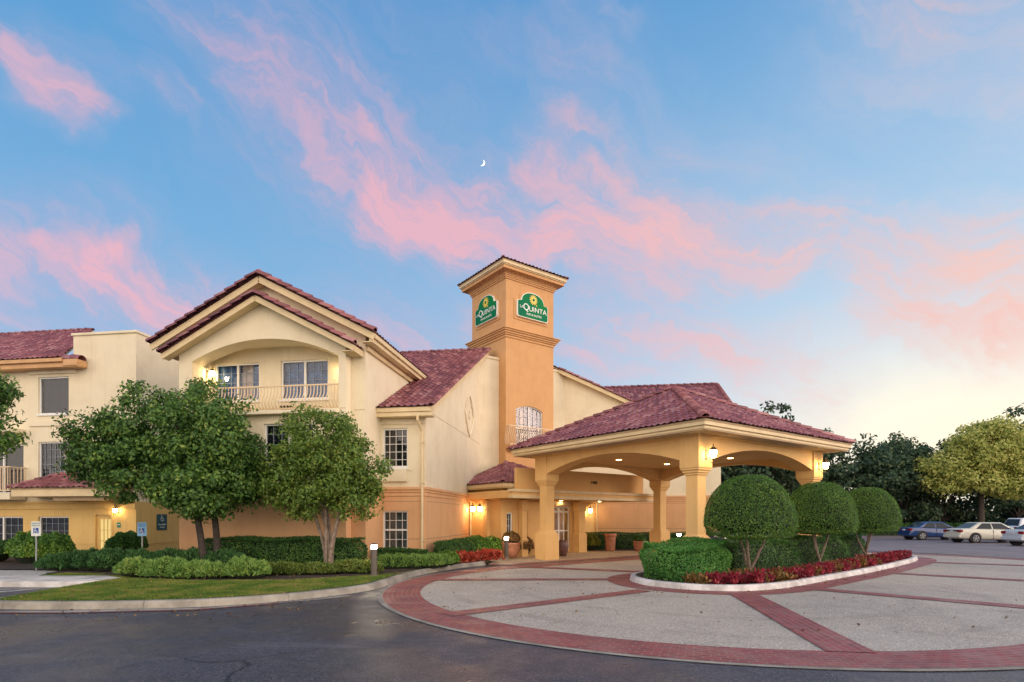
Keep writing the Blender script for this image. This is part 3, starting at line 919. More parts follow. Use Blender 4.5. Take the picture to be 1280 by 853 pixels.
def build_long_wing():
    X, S = (1, 0), (0, 1)
    w_up, w_lo = (-1.56, -0.64, 3.48, 4.85), (-1.56, -0.64, 0.62, 1.96)
    rect = lambda w: [(w[0], w[2]), (w[1], w[2]), (w[1], w[3]), (w[0], w[3])]
    wall(hotel, [(-1.6, 2.65), (0, 2.65), (0, 5.45), (-1.6, 5.45)], [rect(w_up)], (0, 0), X, CREAM)
    wall(hotel, [(-1.6, 0), (0, 0), (0, 2.65), (-1.6, 2.65)], [rect(w_lo)], (0, 0), X, PEACH)
    window(hotel, (0, 0), X, *w_up[:2], *w_up[2:], cols=4, rows=5, drape=DARKIN)
    window(hotel, (0, 0), X, *w_lo[:2], *w_lo[2:], cols=4, rows=4, hung=True, drape=CUR_G)
    mb = MB(); mb.box(-1.56, -0.66, -0.11, -0.001, 2.98, 3.40); mb.box(-0.66, -0.5, -0.035, -0.001, 3.36, 3.40)
    mb.build('sill_apron', CREAM, hotel, bevel=0.01)
    # the gable end with the medallion
    top = lambda y: 5.5 + ROOF_S * (y + 0.5) - 0.14
    wall(hotel, [(0.222, 2.65), (9.2, 2.65), (9.2, top(9.2)), (0.222, top(0.222))], [], (0, 0), S, CREAM)
    wall(hotel, [(0.222, 0), (9.2, 0), (9.2, 2.65), (0.222, 2.65)], [], (0, 0), S, PEACH)
    mb = MB(); y = 5.45
    # cheek between the front wall head and the roof
    mb.add([(-0.22, 0.0, 5.4), (-0.001, 0.0, 5.4), (-0.001, 0.23, 5.4), (-0.22, 0.23, 5.4), (-0.22, 0.0, 5.58), (-0.001, 0.0, 5.58), (-0.001, 0.23, 5.7), (-0.22, 0.23, 5.7)],
           [(0, 1, 5, 4), (1, 2, 6, 5), (2, 3, 7, 6), (3, 0, 4, 7), (4, 5, 6, 7)])
    mb.build('wall', CREAM, hotel)
    mb = MB()
    for z0, z1, k in ((2.47, 2.60, 0.03), (2.60, 2.69, 0.06), (2.69, 2.79, 0.10)):
        mb.box(-1.597, k, -k, -0.001, z0, z1); mb.box(0.001, k, 0.0, 9.19, z0, z1)
    mb.build('cornice', PEACH, hotel, bevel=0.012)
    mb = MB()
    mb.box(-0.62, -0.02, -0.004, 0.0, 0.965, 0.985); mb.box(0.0, 0.004, 0.03, 9.1, 0.965, 0.985); mb.box(0.0, 0.004, 0.03, 9.1, 5.46, 5.475)
    mb.box(-0.10, -0.085, -0.004, 0.0, 0.99, 2.46); mb.box(-1.55, -0.1, -0.004, 0.0, 2.28, 2.295); mb.box(0.0, 0.004, 0.1, 9.1, 2.28, 2.295)
    mb.build('control_joint', JOINT, hotel)
    # roof slope up to the ridge
    zr = 5.5 + ROOF_S * 10.5
    rf = roof(hotel, [[(-7.6, -0.5, 5.5), (0.34, -0.5, 5.5), (0.34, 10.0, zr), (-7.6, 10.0, zr)]],
              [((-7.6, 10.0, zr + 0.02), (0.4, 10.0, zr + 0.02)), ((0.36, -0.52, 5.52), (0.36, 10.0, zr + 0.02))], rcap=0.11)
    mb = MB()
    mb.bar((0.33, -0.48, 5.36), (0.33, 9.9, zr - 0.20), 0.06, 0.20, up=(0, -0.4, 1)); mb.bar((0.15, -0.3, 5.36), (0.15, 9.9, zr - 0.25), 0.32, 0.03, up=(0, -0.4, 1))
    mb.build('fascia', TRIM, rf)
    mb = MB(); mb.box(-2.05, 0.36, -0.50, -0.38, 5.32, 5.47); mb.box(-2.05, 0.36, -0.46, -0.40, 5.17, 5.319); mb.box(-2.04, 0.35, -0.40, -0.001, 5.18, 5.22)
    mb.build('gutter', TRIM, rf, bevel=0.015)
    mb = MB(); mb.box(-1.597, -0.02, -0.05, -0.001, 4.98, 5.17); mb.build('frieze', CREAM, hotel)
    mb = MB(); mb.tube([(-0.15, -0.42, 5.24), (-0.15, -0.43, 5.05), (-0.10, -0.12, 4.72), (-0.10, -0.08, 4.5), (-0.10, -0.08, 0.05)], 0.05, 8)
    for z in (0.9, 2.9, 4.3): mb.box(-0.165, -0.035, -0.14, -0.0, z, z + 0.05)
    mb.build('downspout', TRIM, hotel, smooth=False)
    # medallion: ring of four lobes with pointed ends and a curl inside
    mb = MB(); cy, cz = 6.75, 6.50; ring = []
    for i in range(64):
        t = 2 * math.pi * i / 64
        r = 0.66 + 0.13 * abs(math.cos(2 * t)) ** 0.6 + 0.10 * max(0, math.cos(4 * t)) ** 6
        ring.append((0.03, cy + r * 0.98 * math.sin(t), cz + r * 1.08 * math.cos(t)))
    ring.append(ring[0]); mb.tube(ring, 0.055, 6, cap=False)
    mb.tube([(0.03, cy + 0.16 * math.sin(t) * k, cz + 0.24 * math.cos(t) * k) for t, k in [(0.4 + i * 0.45, 1 - i * 0.05) for i in range(12)]], 0.035, 6)
    mb.build('medallion', CREAM, hotel, smooth=True)


def build_gable():
    X, S = (1, 0), (0, 1)
    cx, cb = -5.15, -5.05
    yg, yb = -1.39, -1.78
    arch = [(-7.56, 5.25), (-2.35, 5.25)] + seg_arc(-7.56, -2.35, 6.95, 7.60, 22)
    gz = lambda x: 9.73 - 0.525 * abs(x - cx) - 0.15
    bz = lambda x: 8.95 - 0.527 * abs(x - cb) - 0.14
    wall(hotel, [(-8.25, 2.65), (-1.6, 2.65), (-1.6, gz(-1.6)), (cx, gz(cx)), (-8.25, gz(-8.25))], [arch], (0, yg), X, CREAM)
    wall(hotel, [(-8.25, 0), (-1.6, 0), (-1.6, 2.65), (-8.25, 2.65)], [], (0, yg), X, PEACH)
    w2 = [(-7.6, -5.8, 3.45, 4.8), (-4.95, -3.2, 3.45, 4.8)]
    rect = lambda w: [(w[0], w[2]), (w[1], w[2]), (w[1], w[3]), (w[0], w[3])]
    wall(hotel, [(-8.04, 2.65), (-2.1, 2.65), (-2.1, bz(-2.1)), (cb, bz(cb)), (-8.04, bz(-8.04))], [arch] + [rect(w) for w in w2], (0, yb), X, CREAM, t=0.388, name='bay_wall')
    wall(hotel, [(-8.04, 0), (-2.1, 0), (-2.1, 2.65), (-8.04, 2.65)], [], (0, yb), X, PEACH, t=0.388, name='bay_wall')
    for w in w2: window(hotel, (0, yb), X, *w, cols=6, rows=4, mull=1, bw=0.006, bm_=GBAR, drape=CUR_D)
    wall(hotel, [(yg + 0.002, 2.65), (8.0, 2.65), (8.0, 7.52), (yg + 0.002, 7.52)], [], (-1.598, 0), S, CREAM, t=0.2)
    wall(hotel, [(yg + 0.002, 0), (8.0, 0), (8.0, 2.65), (yg + 0.002, 2.65)], [], (-1.598, 0), S, PEACH, t=0.2)
    mb = MB(); mb.box(-8.252, -8.05, yg + 0.24, 6.0, 0, 7.5); mb.build('wall', CREAM, hotel)
    mb = MB()
    for z0, z1, k in ((2.47, 2.60, 0.03), (2.60, 2.69, 0.06), (2.69, 2.79, 0.10)):
        mb.box(-8.04 - k, -2.1 + k, yb - k, yb - 0.001, z0, z1); mb.box(-2.1, -2.1 + k, yb, yg - k - 0.002, z0, z1); mb.box(-2.1 + 0.002, -1.598 + k, yg - k, yg - 0.001, z0, z1)
        mb.box(-1.596, -1.598 + k, yg, -k - 0.004, z0, z1)
    mb.build('cornice', PEACH, hotel, bevel=0.012)
    mb = MB()
    mb.box(-8.0, -2.12, yb - 0.02, yb - 0.001, 0.86, 0.98)
    mb.build('base_band', PEACH, hotel)
    mb = MB(); mb.box(-2.0, -1.62, yg - 0.004, yg, 5.24, 5.255); mb.build('control_joint', JOINT, hotel)
    mb = MB(); mb.box(-2.32, -2.12, yb - 0.004, yb, 5.24, 5.255); mb.build('control_joint', JOINT, hotel)
    # loggia behind the arch
    yw = -0.78
    wl, wr = (-7.45, -5.75, 5.80, 7.13), (-4.95, -3.2, 5.80, 7.15)
    wall(hotel, [(-7.8, 5.15), (-2.1, 5.15), (-2.1, 8.3), (-7.8, 8.3)], [rect(wl), rect(wr)], (0, yw), X, CREAM, name='loggia_wall')
    for xa, xb in ((-7.80, -7.58), (-2.33, -2.11)):
        mb = MB(); mb.box(xa, xb, yg + 0.235, yw - 0.002, 5.2, 8.2); mb.build('loggia_wall', CREAM, hotel)
    mb = MB(); mb.box(-7.6, -2.3, yg + 0.235, yw - 0.002, 7.62, 7.70); mb.build('ceiling', CREAM, hotel)
    window(hotel, (0, yw), X, *wl, cols=6, rows=4, mull=1, bw=0.006, bm_=GBAR, drape=CUR_B, warm=(-6.5, -6.1))
    window(hotel, (0, yw), X, *wr, cols=6, rows=4, mull=1, bw=0.006, bm_=GBAR, drape=CUR_B)
    bal = MB(); bal.box(-7.58, -2.33, yb - 0.24, yb - 0.002, 5.08, 5.20); bal.box(-7.55, -2.36, yb + 0.0, yw - 0.004, 5.10, 5.245)
    bs = bal.build('balcony', CREAM, hotel, bevel=0.012)
    mb = MB()
    belly_rail(mb, (-7.52, yb + 0.02), (-2.38, yb + 0.02), 5.24, 6.03, (0, -1), 44, belly=0.16); mb.build('railing', RAILM, bs)
    mb = MB(); mb.box(-4.55, -4.2, yb + 0.3, yb + 0.6, 5.25, 5.45); mb.build('balcony_box', DARKIN, bs)
    # main gable roof
    y0, y1 = -1.76, 9.2
    zl, za = 7.65, 9.734
    rf = roof(hotel, [[(cx + 3.97, y0, zl), (cx + 3.97, 4.9, zl), (cx + 3.97, 4.91, zl), (cx, y1, za), (cx, y0, za)][:2] + [(cx, y1, za), (cx, y0, za)],
                      [(cx - 3.97, 8.0, zl), (cx - 3.97, y0, zl), (cx, y0, za), (cx, y1, za)]],
              [((cx + 4.0, y0 - 0.02, zl + 0.03), (cx, y0 - 0.02, za + 0.05)), ((cx - 4.0, y0 - 0.02, zl + 0.03), (cx, y0 - 0.02, za + 0.05)), ((cx, y0, za + 0.03), (cx, y1, za + 0.03))], rcap=0.15)
    mb = MB()
    for sx in (1, -1):
        mb.bar((cx + sx * 4.0, y0 + 0.02, zl - 0.15), (cx, y0 + 0.02, za - 0.15), 0.05, 0.20, up=(0, 0, 1))
        mb.bar((cx + sx * 3.8, y0 + 0.2, zl - 0.12), (cx, y0 + 0.2, za - 0.22), 0.34, 0.03, up=(0, 0, 1))
    mb.build('fascia', TRIM, rf)
    mb = MB(); mb.box(cx + 3.86, cx + 4.0, y0 + 0.05, 4.75, zl - 0.17, zl - 0.02); mb.box(cx + 3.80, cx + 3.92, y0 + 0.05, 4.6, zl - 0.30, zl - 0.171)
    mb.box(-1.59, cx + 3.82, y0 + 0.06, 4.55, zl - 0.30, zl - 0.26)
    mb.box(-1.595, -1.50, yg + 0.01, 4.2, 7.18, 7.34)
    mb.build('gutter', TRIM, rf, bevel=0.012)
    # bay roof
    y0, y1 = -2.13, yg - 0.02
    hb, zl, za = 3.36, 7.18, 8.95
    rf = roof(hotel, [[(cb + hb, y0, zl), (cb + hb, y1, zl), (cb, y1, za), (cb, y0, za)], [(cb - hb, y1, zl), (cb - hb, y0, zl), (cb, y0, za), (cb, y1, za)]],
              [((cb + hb + 0.03, y0 - 0.02, zl + 0.03), (cb, y0 - 0.02, za + 0.05)), ((cb - hb - 0.03, y0 - 0.02, zl + 0.03), (cb, y0 - 0.02, za + 0.05))], rcap=0.14)
    mb = MB()
    for sx in (1, -1):
        mb.bar((cb + sx * (hb + 0.02), y0 + 0.02, zl - 0.13), (cb, y0 + 0.02, za - 0.13), 0.05, 0.17)
        mb.bar((cb + sx * hb, y0 + 0.19, zl - 0.16), (cb, y0 + 0.19, za - 0.20), 0.30, 0.03)
    mb.box(cb + hb - 0.06, cb + hb + 0.02, y0 + 0.05, y1, zl - 0.22, zl - 0.03); mb.box(-2.09, cb + hb - 0.065, y0 + 0.06, y1, zl - 0.20, zl - 0.17)
    mb.build('fascia', TRIM, rf)


def build_far_wing():
    """the wing behind the porch: its front wall looks at the road, its roof falls to the right"""
    ox, oy = 4.04, 13.22
    X = (1, 0)
    top = lambda x: 10.10 - 0.49 * (x + 0.27) - 0.16
    o = (ox, oy)
    wall(hotel, [(-0.9, 2.85), (8.54, 2.85), (8.54, top(8.54)), (-0.2, top(-0.2)), (-0.9, top(-0.2))], [], o, X, CREAM)
    wall(hotel, [(-0.9, 0), (8.54, 0), (8.54, 2.85), (-0.9, 2.85)], [], o, X, PEACH)
    mb = MB(); mb.box(ox + 8.32, ox + 8.538, oy + 0.225, oy + 6, 0, 5.7); mb.build('wall', CREAM, hotel)
    mb = MB()
    for z0, z1, k in ((2.62, 2.74, 0.03), (2.74, 2.84, 0.06), (2.84, 2.95, 0.10)): mb.box(ox - 0.9, ox + 8.54 + k, oy - k, oy - 0.001, z0, z1)
    mb.build('cornice', PEACH, hotel, bevel=0.012)
    mb = MB(); mb.box(ox + 1.6, ox + 8.5, oy - 0.004, oy, 1.12, 1.14); mb.box(ox + 1.6, ox + 8.5, oy - 0.004, oy, 2.50, 2.515); mb.build('control_joint', JOINT, hotel)
    a = lambda x: 10.12 - 0.49 * (x + 0.27)
    rf = roof(hotel, [[(ox + 9.0, oy - 0.36, a(9.0)), (ox + 9.0, oy + 12, a(9.0)), (ox - 0.75, oy + 12, a(-0.75)), (ox - 0.75, oy - 0.36, a(-0.75))]],
              [((ox + 9.0, oy - 0.38, a(9.0) + 0.02), (ox - 0.28, oy - 0.38, a(-0.28) + 0.02))], rcap=0.11)
    mb = MB(); mb.bar((ox + 9.0, oy - 0.36, a(9.0) - 0.14), (ox - 0.28, oy - 0.36, a(-0.28) - 0.14), 0.06, 0.2); mb.bar((ox + 9.0, oy - 0.18, a(9.0) - 0.16), (ox - 0.28, oy - 0.18, a(-0.28) - 0.16), 0.32, 0.03)
    mb.build('fascia', TRIM, rf)
    # cross gable further back, only its tiled slope shows over the porch
    zr, ze = 10.2, 8.1
    yr, ye = oy + 5.15, oy + 1.18
    rf = roof(hotel, [[(ox - 0.5, ye, ze), (ox + 9.35, ye, ze), (ox + 9.35, yr, zr), (ox - 0.5, yr, zr)], [(ox + 9.35, yr + 4, ze), (ox - 0.5, yr + 4, ze), (ox - 0.5, yr, zr), (ox + 9.35, yr, zr)]],
              [((ox - 0.5, yr, zr + 0.02), (ox + 9.4, yr, zr + 0.02)), ((ox + 9.37, ye, ze + 0.02), (ox + 9.37, yr, zr + 0.03))], rcap=0.11)
    wall(hotel, [(ye + 0.4, 5.0), (yr + 3.6, 5.0), (yr + 3.6, 8.15), (yr, 10.0), (ye + 0.4, 8.15)], [], (ox + 9.0, 0), (0, 1), CREAM)


build_long_wing(); build_gable(); build_far_wing()

# ================================================================== SIGN TOWER with the parapet block round its foot
T0 = (0.97, 29.83, 0.0); TROT = R(36.5)
tower = thing('square_tower', T0, TROT, 'tall square orange stucco tower with a low tiled cap and a little balcony', 'tower')
GREEN = None


def sign_green():
    m = bpy.data.materials.new('sign_green'); m.use_nodes = True
    nt = m.node_tree; g = NG(nt); p = nt.nodes['Principled BSDF']
    tc = g.n('ShaderNodeTexCoord').outputs['Object']
    f = g.smooth(g.noise(tc, 0.55, 1.0), 0.35, 0.65)
    g.put(p.inputs['Base Color'], g.mix(f, (0.0, 0.15, 0.075), (0.006, 0.23, 0.05)))
    p.inputs['Roughness'].default_value = 0.65
    p.inputs['Specular IOR Level'].default_value = 0.15
    return m


GREEN = sign_green()
SIGNW = mat('sign_white', (0.85, 0.85, 0.80), 0.4)
SIGNY = mat('sign_yellow', (0.90, 0.66, 0.08), 0.4)


def build_tower():
    win = [(-0.95, 5.45), (0.83, 5.45)] + seg_arc(-0.95, 0.83, 7.38, 7.60, 12)
    MB().panel([(-1.6, 0), (1.6, 0), (1.6, 14.4), (-1.6, 14.4)], [win], (0, 0), (1, 0), 0.25).build('wall', ORANGE, tower)
    mb = MB(); mb.box(-1.6, -1.35, 0.251, 3.2, 0, 14.4); mb.box(1.35, 1.6, 0.251, 3.2, 0, 14.4); mb.box(-1.349, 1.349, 2.95, 3.2, 0, 14.4)
    mb.build('wall', ORANGE, tower)
    window(tower, (0, 0), (1, 0), -0.95, 0.83, 5.47, 7.38, cols=6, rows=5, mull=1, bw=0.006, bm_=GBAR, drape=CUR_V, arch=0.22, warm=(-0.72, -0.25), sill=False)
    lp = (-1.6, 1.6, 0.0, 3.2)
    mb = MB(); mould(mb, lp, ((10.98, 11.10, 0.05), (11.10, 11.18, 0.11), (11.18, 11.28, 0.17), (11.28, 11.36, 0.24), (11.36, 11.42, 0.30)))
    mb.build('belt_course', ORANGE, tower, bevel=0.02)
    mb = MB(); mould(mb, lp, ((13.98, 14.06, 0.05), (14.06, 14.14, 0.09), (14.30, 14.42, 0.12)))
    for i in range(6):
        t = i / 5; mould(mb, lp, ((14.14 + 0.27 * math.sin(t * 1.5) * 0.6, 14.45, 0.12 + 0.30 * t * t),))
    mb.build('cornice', ORANGE, tower, bevel=0.01)
    mb = MB(); mould(mb, lp, ((14.45, 14.50, 0.47), (14.50, 14.68, 0.52))); mb.build('fascia', TRIM, tower, bevel=0.015)
    k = 0.56; x0, x1, y0, y1 = -1.6 - k, 1.6 + k, -k, 3.2 + k; zc = 14.70; ap = (0, 1.6, zc + (1.6 + k) * 0.42)
    C = [(x0, y0, zc), (x1, y0, zc), (x1, y1, zc), (x0, y1, zc)]
    roof(tower, [[C[i], C[(i + 1) % 4], ap] for i in range(4)], [(C[i], (ap[0], ap[1], ap[2] + 0.03)) for i in range(4)], rcap=0.09)
    # balcony
    mb = MB(); mb.box(-1.63, 1.62, -0.42, -0.002, 5.28, 5.44); mb.box(-1.5, 1.5, -0.28, -0.002, 5.16, 5.279)
    b = mb.build('balcony', ORANGE, tower, bevel=0.015)
    mb = MB(); belly_rail(mb, (-1.6, -0.34), (1.59, -0.34), 5.44, 6.42, (0, -1), 26, belly=0.12); belly_rail(mb, (-1.6, -0.30), (-1.6, -0.03), 5.44, 6.42, (-1, 0), 2, belly=0.08)
    mb.build('railing', RAILM, b)
    # parapet block behind, seen as a strip on both sides of the tower
    mb = MB(); mb.box(-2.84, -1.605, 0.6, 3.4, 0, 9.9); mb.box(1.605, 2.95, 0.6, 3.4, 0, 9.9); mb.build('parapet_wall', CREAM, tower)
    mb = MB(); mb.box(-2.86, -1.607, 0.55, 3.4, 9.901, 10.03); mb.box(1.607, 2.97, 0.55, 3.4, 9.901, 10.03); mb.build('parapet_cap', CREAM, tower, bevel=0.02)


def sign_outline(w, zb, zs, zt, grow=0.0):
    w += grow; zb -= grow; zs += grow * 0.6; zt += grow
    a = w * 0.72
    pts = [(-w + 0.06, zb), (w - 0.06, zb), (w, zb + 0.08), (w, zs - 0.05), (w - 0.05, zs), (w - 0.12, zs), (a + 0.02, zs + 0.03)]
    pts += [(a * math.cos(t), zs + 0.07 + (zt - zs - 0.07) * math.sin(t) ** 0.9) for t in [math.pi * i / 20 for i in range(1, 20)]]
    pts += [(-a - 0.02, zs + 0.03), (-w + 0.12, zs), (-w + 0.05, zs), (-w, zs - 0.05), (-w, zb + 0.08)]
    return pts


def build_tower_sign(o, xd, c, label):
    xv = Vector((xd[0], xd[1], 0)); n = Vector((xv.y, -xv.x, 0))
    M = Matrix.Rotation(TROT, 4, 'Z'); base = Vector((o[0], o[1], 0)) + xv * c
    loc = Vector(T0) + M @ base
    # own frame: x along the sign, -y out of the wall
    rz = TROT + math.atan2(xv.y, xv.x)
    s = thing('building_sign', (loc.x, loc.y, 12.1), rz, label, 'sign')
    zb, zs, zt = 0.06, 0.92, 1.44
    X = (1, 0)
    MB().panel(sign_outline(1.02, zb, zs, zt, 0.14), [], (0, -0.035), X, 0.034).build('surround', ORANGE, s)
    MB().panel(sign_outline(1.02, zb, zs, zt, 0.0), [], (0, -0.15), X, 0.114).build('cabinet', SIGNW, s)
    MB().panel(sign_outline(0.99, zb + 0.03, zs - 0.012, zt - 0.033), [], (0, -0.158), X, 0.007).build('face', GREEN, s)
    sx, sz = 0.02, 1.08
    mb = MB(); k = 15
    for i in range(k):
        t = 2 * math.pi * i / k; t2 = t + 0.16
        pts = [(sx + r * math.sin(q), sz + r * math.cos(q)) for r, q in ((0.11, t - 0.17), (0.21, t - 0.12), (0.29, t + 0.06), (0.22, t + 0.13), (0.11, t + 0.19))]
        mb.panel(list(reversed(pts)), [], (0, -0.172), X, 0.012)
    mb.panel([(sx + 0.13 * math.cos(q), sz + 0.13 * math.sin(q)) for q in [2 * math.pi * i / 20 for i in range(20)]], [], (0, -0.176), X, 0.012)
    mb.build('sun_emblem', SIGNY, s)
    mb = MB(); mb.panel([(sx + 0.075 * math.cos(q), sz + 0.085 * math.sin(q)) for q in [2 * math.pi * i / 16 for i in range(16)]], [], (0, -0.186), X, 0.01); mb.build('sun_centre', GREEN, s)
    mb = MB()
    mb.panel([(sx + 0.20, sz - 0.30), (sx + 0.245, sz - 0.30), (sx + 0.19, sz - 0.21), (sx + 0.165, sz - 0.22)], [], (0, -0.172), X, 0.01); mb.build('sun_stalk', SIGNY, s)
    text('lettering', 'LA', 0.19, SIGNW, s, (0, -0.164), X, -0.765, 0.585, 0.014, squash=1.1)
    text('lettering', 'Q', 0.50, SIGNW, s, (0, -0.164), X, -0.47, 0.605, 0.014, squash=0.95)
    text('lettering', 'UINTA', 0.36, SIGNW, s, (0, -0.164), X, 0.31, 0.565, 0.014, squash=1.12)
    text('lettering', 'INN & SUITES', 0.155, SIGNW, s, (0, -0.164), X, 0.06, 0.27, 0.014, squash=1.1)
    return s


build_tower()
build_tower_sign((0, 0), (1, 0), 0.06, 'green arched sign with a yellow sunflower on the tower face above the balcony')
build_tower_sign((-1.6, 0), (0, -1), -1.62, 'green arched sunflower sign on the shaded left face of the tower')

# ================================================================== ENTRANCE PAVILION (low lobby front, flat canopy, doors)
pav = thing('entrance_pavilion', T0, TROT, 'low entrance front with hipped tile roof, flat canopy and glass doors under the tower', 'building')


def build_pavilion():
    X = (1, 0)
    # flank walls left and right
    dr = [(-1.0, 0.12), (0.47, 0.12), (0.47, 2.3), (-1.0, 2.3)]
    slit = [(-4.05, 0.5), (-3.72, 0.5), (-3.72, 1.95), (-4.05, 1.95)]
    yf = -3.45
    wall(pav, [(-4.35, 0), (-1.55, 0), (-1.55, 3.2), (-4.35, 3.2)], [slit], (0, yf), X, PORCH)
    wall(pav, [(-yf * -1 + 0.0, 0), (-0.2, 0), (-0.2, 3.2), (yf, 3.2)][:0] or [(3.45 - 3.0, 0), (3.448, 0), (3.448, 3.2), (0.45, 3.2)], [], (-4.352, 0), (0, -1), PORCH)
    window(pav, (0, yf), X, -4.05, -3.72, 0.5, 1.95, cols=2, rows=5, drape=CUR_G, sill=False)
    mb = MB(); mb.lathe([(0.17, 0), (0.17, 0.75), (0.13, 0.82), (0.13, 2.0), (0.17, 2.08), (0.17, 2.5)], (-3.3, yf - 0.19, 0), sq=True)
    mb.lathe([(0.13, 0), (0.13, 2.0), (0.17, 2.08), (0.17, 2.5)], (-4.36, yf + 1.0, 0), sq=True)
    mb.build('pilaster', PORCH, pav)
    mb = MB(); a = seg_arc(-2.75, -1.75, 2.05, 2.2, 10)
    mb.panel([(-2.95, 0.0), (-1.6, 0.0), (-1.6, 2.45), (-2.95, 2.45)], [[(-2.75, 0.85), (-1.75, 0.85)] + a], (0, yf - 0.07), X, 0.068); mb.build('arched_panel', PORCH, pav)
    # vestibule with the sliding doors
    yd = -2.6
    wall(pav, [(-1.55, 0), (0.9, 0), (0.9, 2.95), (-1.55, 2.95)], [dr], (0, yd), X, PORCH)
    mb = MB(); mb.box(-1.77, -1.552, yf + 0.002, yd + 0.2, 0, 2.95); mb.box(0.9, 1.12, yd - 0.0, -0.64, 0, 2.95); mb.build('wall', PORCH, pav)
    mb = MB(); mb.lathe([(0.26, 0), (0.26, 0.9), (0.2, 1.0), (0.2, 2.02), (0.24, 2.1), (0.24, 2.49)], (0.82, yd - 0.28, 0), sq=True); mb.build('pilaster', PORCH, pav)
    # doors
    fr = MB(); X0, X1, Z0, Z1 = -0.98, 0.45, 0.13, 2.28
    for a, b in ((X0, X0 + 0.06), (X1 - 0.06, X1), (-0.62, -0.56), (-0.27, -0.235), (-0.225, -0.18), (0.08, 0.13)): fr.box(a, b, yd + 0.08, yd + 0.14, Z0, Z1)
    for z in (Z0, 1.05, Z1 - 0.07, 1.98): fr.box(X0 + 0.06, X1 - 0.06, yd + 0.085, yd + 0.135, z, z + 0.07)
    d = fr.build('sliding_door', WHITE, pav)
    MB().add([(X0, yd + 0.11, Z0), (X1, yd + 0.11, Z0), (X1, yd + 0.11, Z1), (X0, yd + 0.11, Z1)], [(0, 1, 2, 3)]).build('pane', GLASS, d, recalc=False)
    LOB = emit('lit_lobby', (1.0, 0.66, 0.30), 0.55)
    mb = MB(); mb.box(-1.35, 0.85, -0.6, -0.55, 0, 2.9); mb.build('lobby_wall', mat('lobby_paint', (0.7, 0.5, 0.28), 0.8), pav)
    mb = MB(); mb.box(-0.9, 0.4, -1.6, -1.5, 2.55, 2.6); mb.build('lobby_light', emit('lobby_lamp', (1.0, 0.78, 0.48), 34.0), pav)
    mb = MB(); mb.box(-0.5, -0.2, -0.9, -0.62, 0.1, 1.1); mb.box(0.1, 0.35, -0.9, -0.62, 0.1, 0.8); mb.build('lobby_desk', mat('dark_wood', (0.05, 0.03, 0.02), 0.5), pav)
    # curved light head over the door
    mb = MB(); pts = [(-0.9 + 1.4 * i / 12, yd - 0.02 - 0.22 * math.sin(math.pi * i / 12)) for i in range(13)]
    v = [(x, y, z) for z in (2.34, 2.48) for x, y in pts]
    mb.add(v, [(i, i + 1, i + 14, i + 13) for i in range(12)]); mb.build('door_hood', TRIM, pav, recalc=False)
    # right flank wall, with a rain pipe in the corner
    wall(pav, [(1.13, 0), (4.15, 0), (4.15, 3.2), (1.13, 3.2)], [], (0, -0.62), X, PORCH)
    MB().tube([(4.2, -0.72, 0.05), (4.2, -0.72, 2.6)], 0.045, 8).build('downspout', TRIM, pav)
    # cornice band right under the eaves
    mb = MB(); mb.box(-4.45, -1.7, yf - 0.10, yf - 0.002, 2.5, 2.86); mb.box(-4.45, -4.354, yf - 0.1, -0.5, 2.5, 2.86); mb.build('cornice', PORCH, pav, bevel=0.015)
    # hipped roof against the tower foot
    k = 0.42; ye = yf - k - 0.3; xl, xr = -4.35 - k, 0.3; ze = 3.22
    a1, a2 = (-1.62, -0.05, 4.55), (-1.2, -0.05, 4.55)
    rf = roof(pav, [[(xl, ye, ze), (xr, ye, ze), a2, a1], [(xl, -0.05, ze), (xl, ye, ze), a1]], [((xl, ye, ze + 0.02), (a1[0], a1[1], a1[2] + 0.04))], rcap=0.12)
    mb = MB(); mb.box(xl + 0.02, xr, ye + 0.02, ye + 0.14, 3.03, 3.19); mb.box(xl + 0.02, xl + 0.14, ye + 0.142, -0.8, 3.03, 3.19); mb.box(xl + 0.08, xr, ye + 0.08, -0.7, 2.98, 3.029)
    mb.build('gutter', TRIM, rf, bevel=0.012)
    MB().tube([(xl + 0.12, -0.95, 3.05), (xl + 0.14, -1.0, 2.85), (xl + 0.36, -1.1, 2.6), (xl + 0.36, -1.1, 0.1)], 0.045, 8).build('downspout', TRIM, pav)
    # flat canopy between the lobby and the porch
    c = MB(); c.box(-4.85, 4.0, -4.95, -0.66, 2.55, 2.86)
    cn = c.build('canopy', PORCH, pav)
    mb = MB()
    for z0, z1, k in ((2.52, 2.66, 0.03), (2.78, 2.90, 0.07)): mb.box(-4.85 - k, 4.0 + k, -4.95 - k, -4.7, z0, z1)
    mb.build('canopy_trim', TRIM, cn, bevel=0.015)
    mb = MB()
    for x in (-3.0, -0.4, 2.2):
        mb.add([(x + 0.09 * math.cos(2 * math.pi * i / 12), -2.9 + 0.09 * math.sin(2 * math.pi * i / 12), 2.545) for i in range(12)], [tuple(range(11, -1, -1))])
    mb.build('downlight', emit('canopy_glow', (1.0, 0.70, 0.34), 55.0), cn, recalc=False)
    p = MB(); p.box(-4.2, 3.8, -4.40, -4.2, 2.87, 3.84); pp = p.build('parapet', PORCH, pav, bevel=0.015)
    text('street_number', '1400', 0.20, DARKIN, pp, (0, -4.41), X, 0.30, 3.36, 0.02, squash=1.1)


build_pavilion()

# ================================================================== PORTE COCHERE
P0 = (5.62, 17.0, 0.0); PROT = R(36.5)
porch = thing('porte_cochere', P0, PROT, 'golden stucco drive-through porch with arched beams and a hipped tile roof', 'porch')


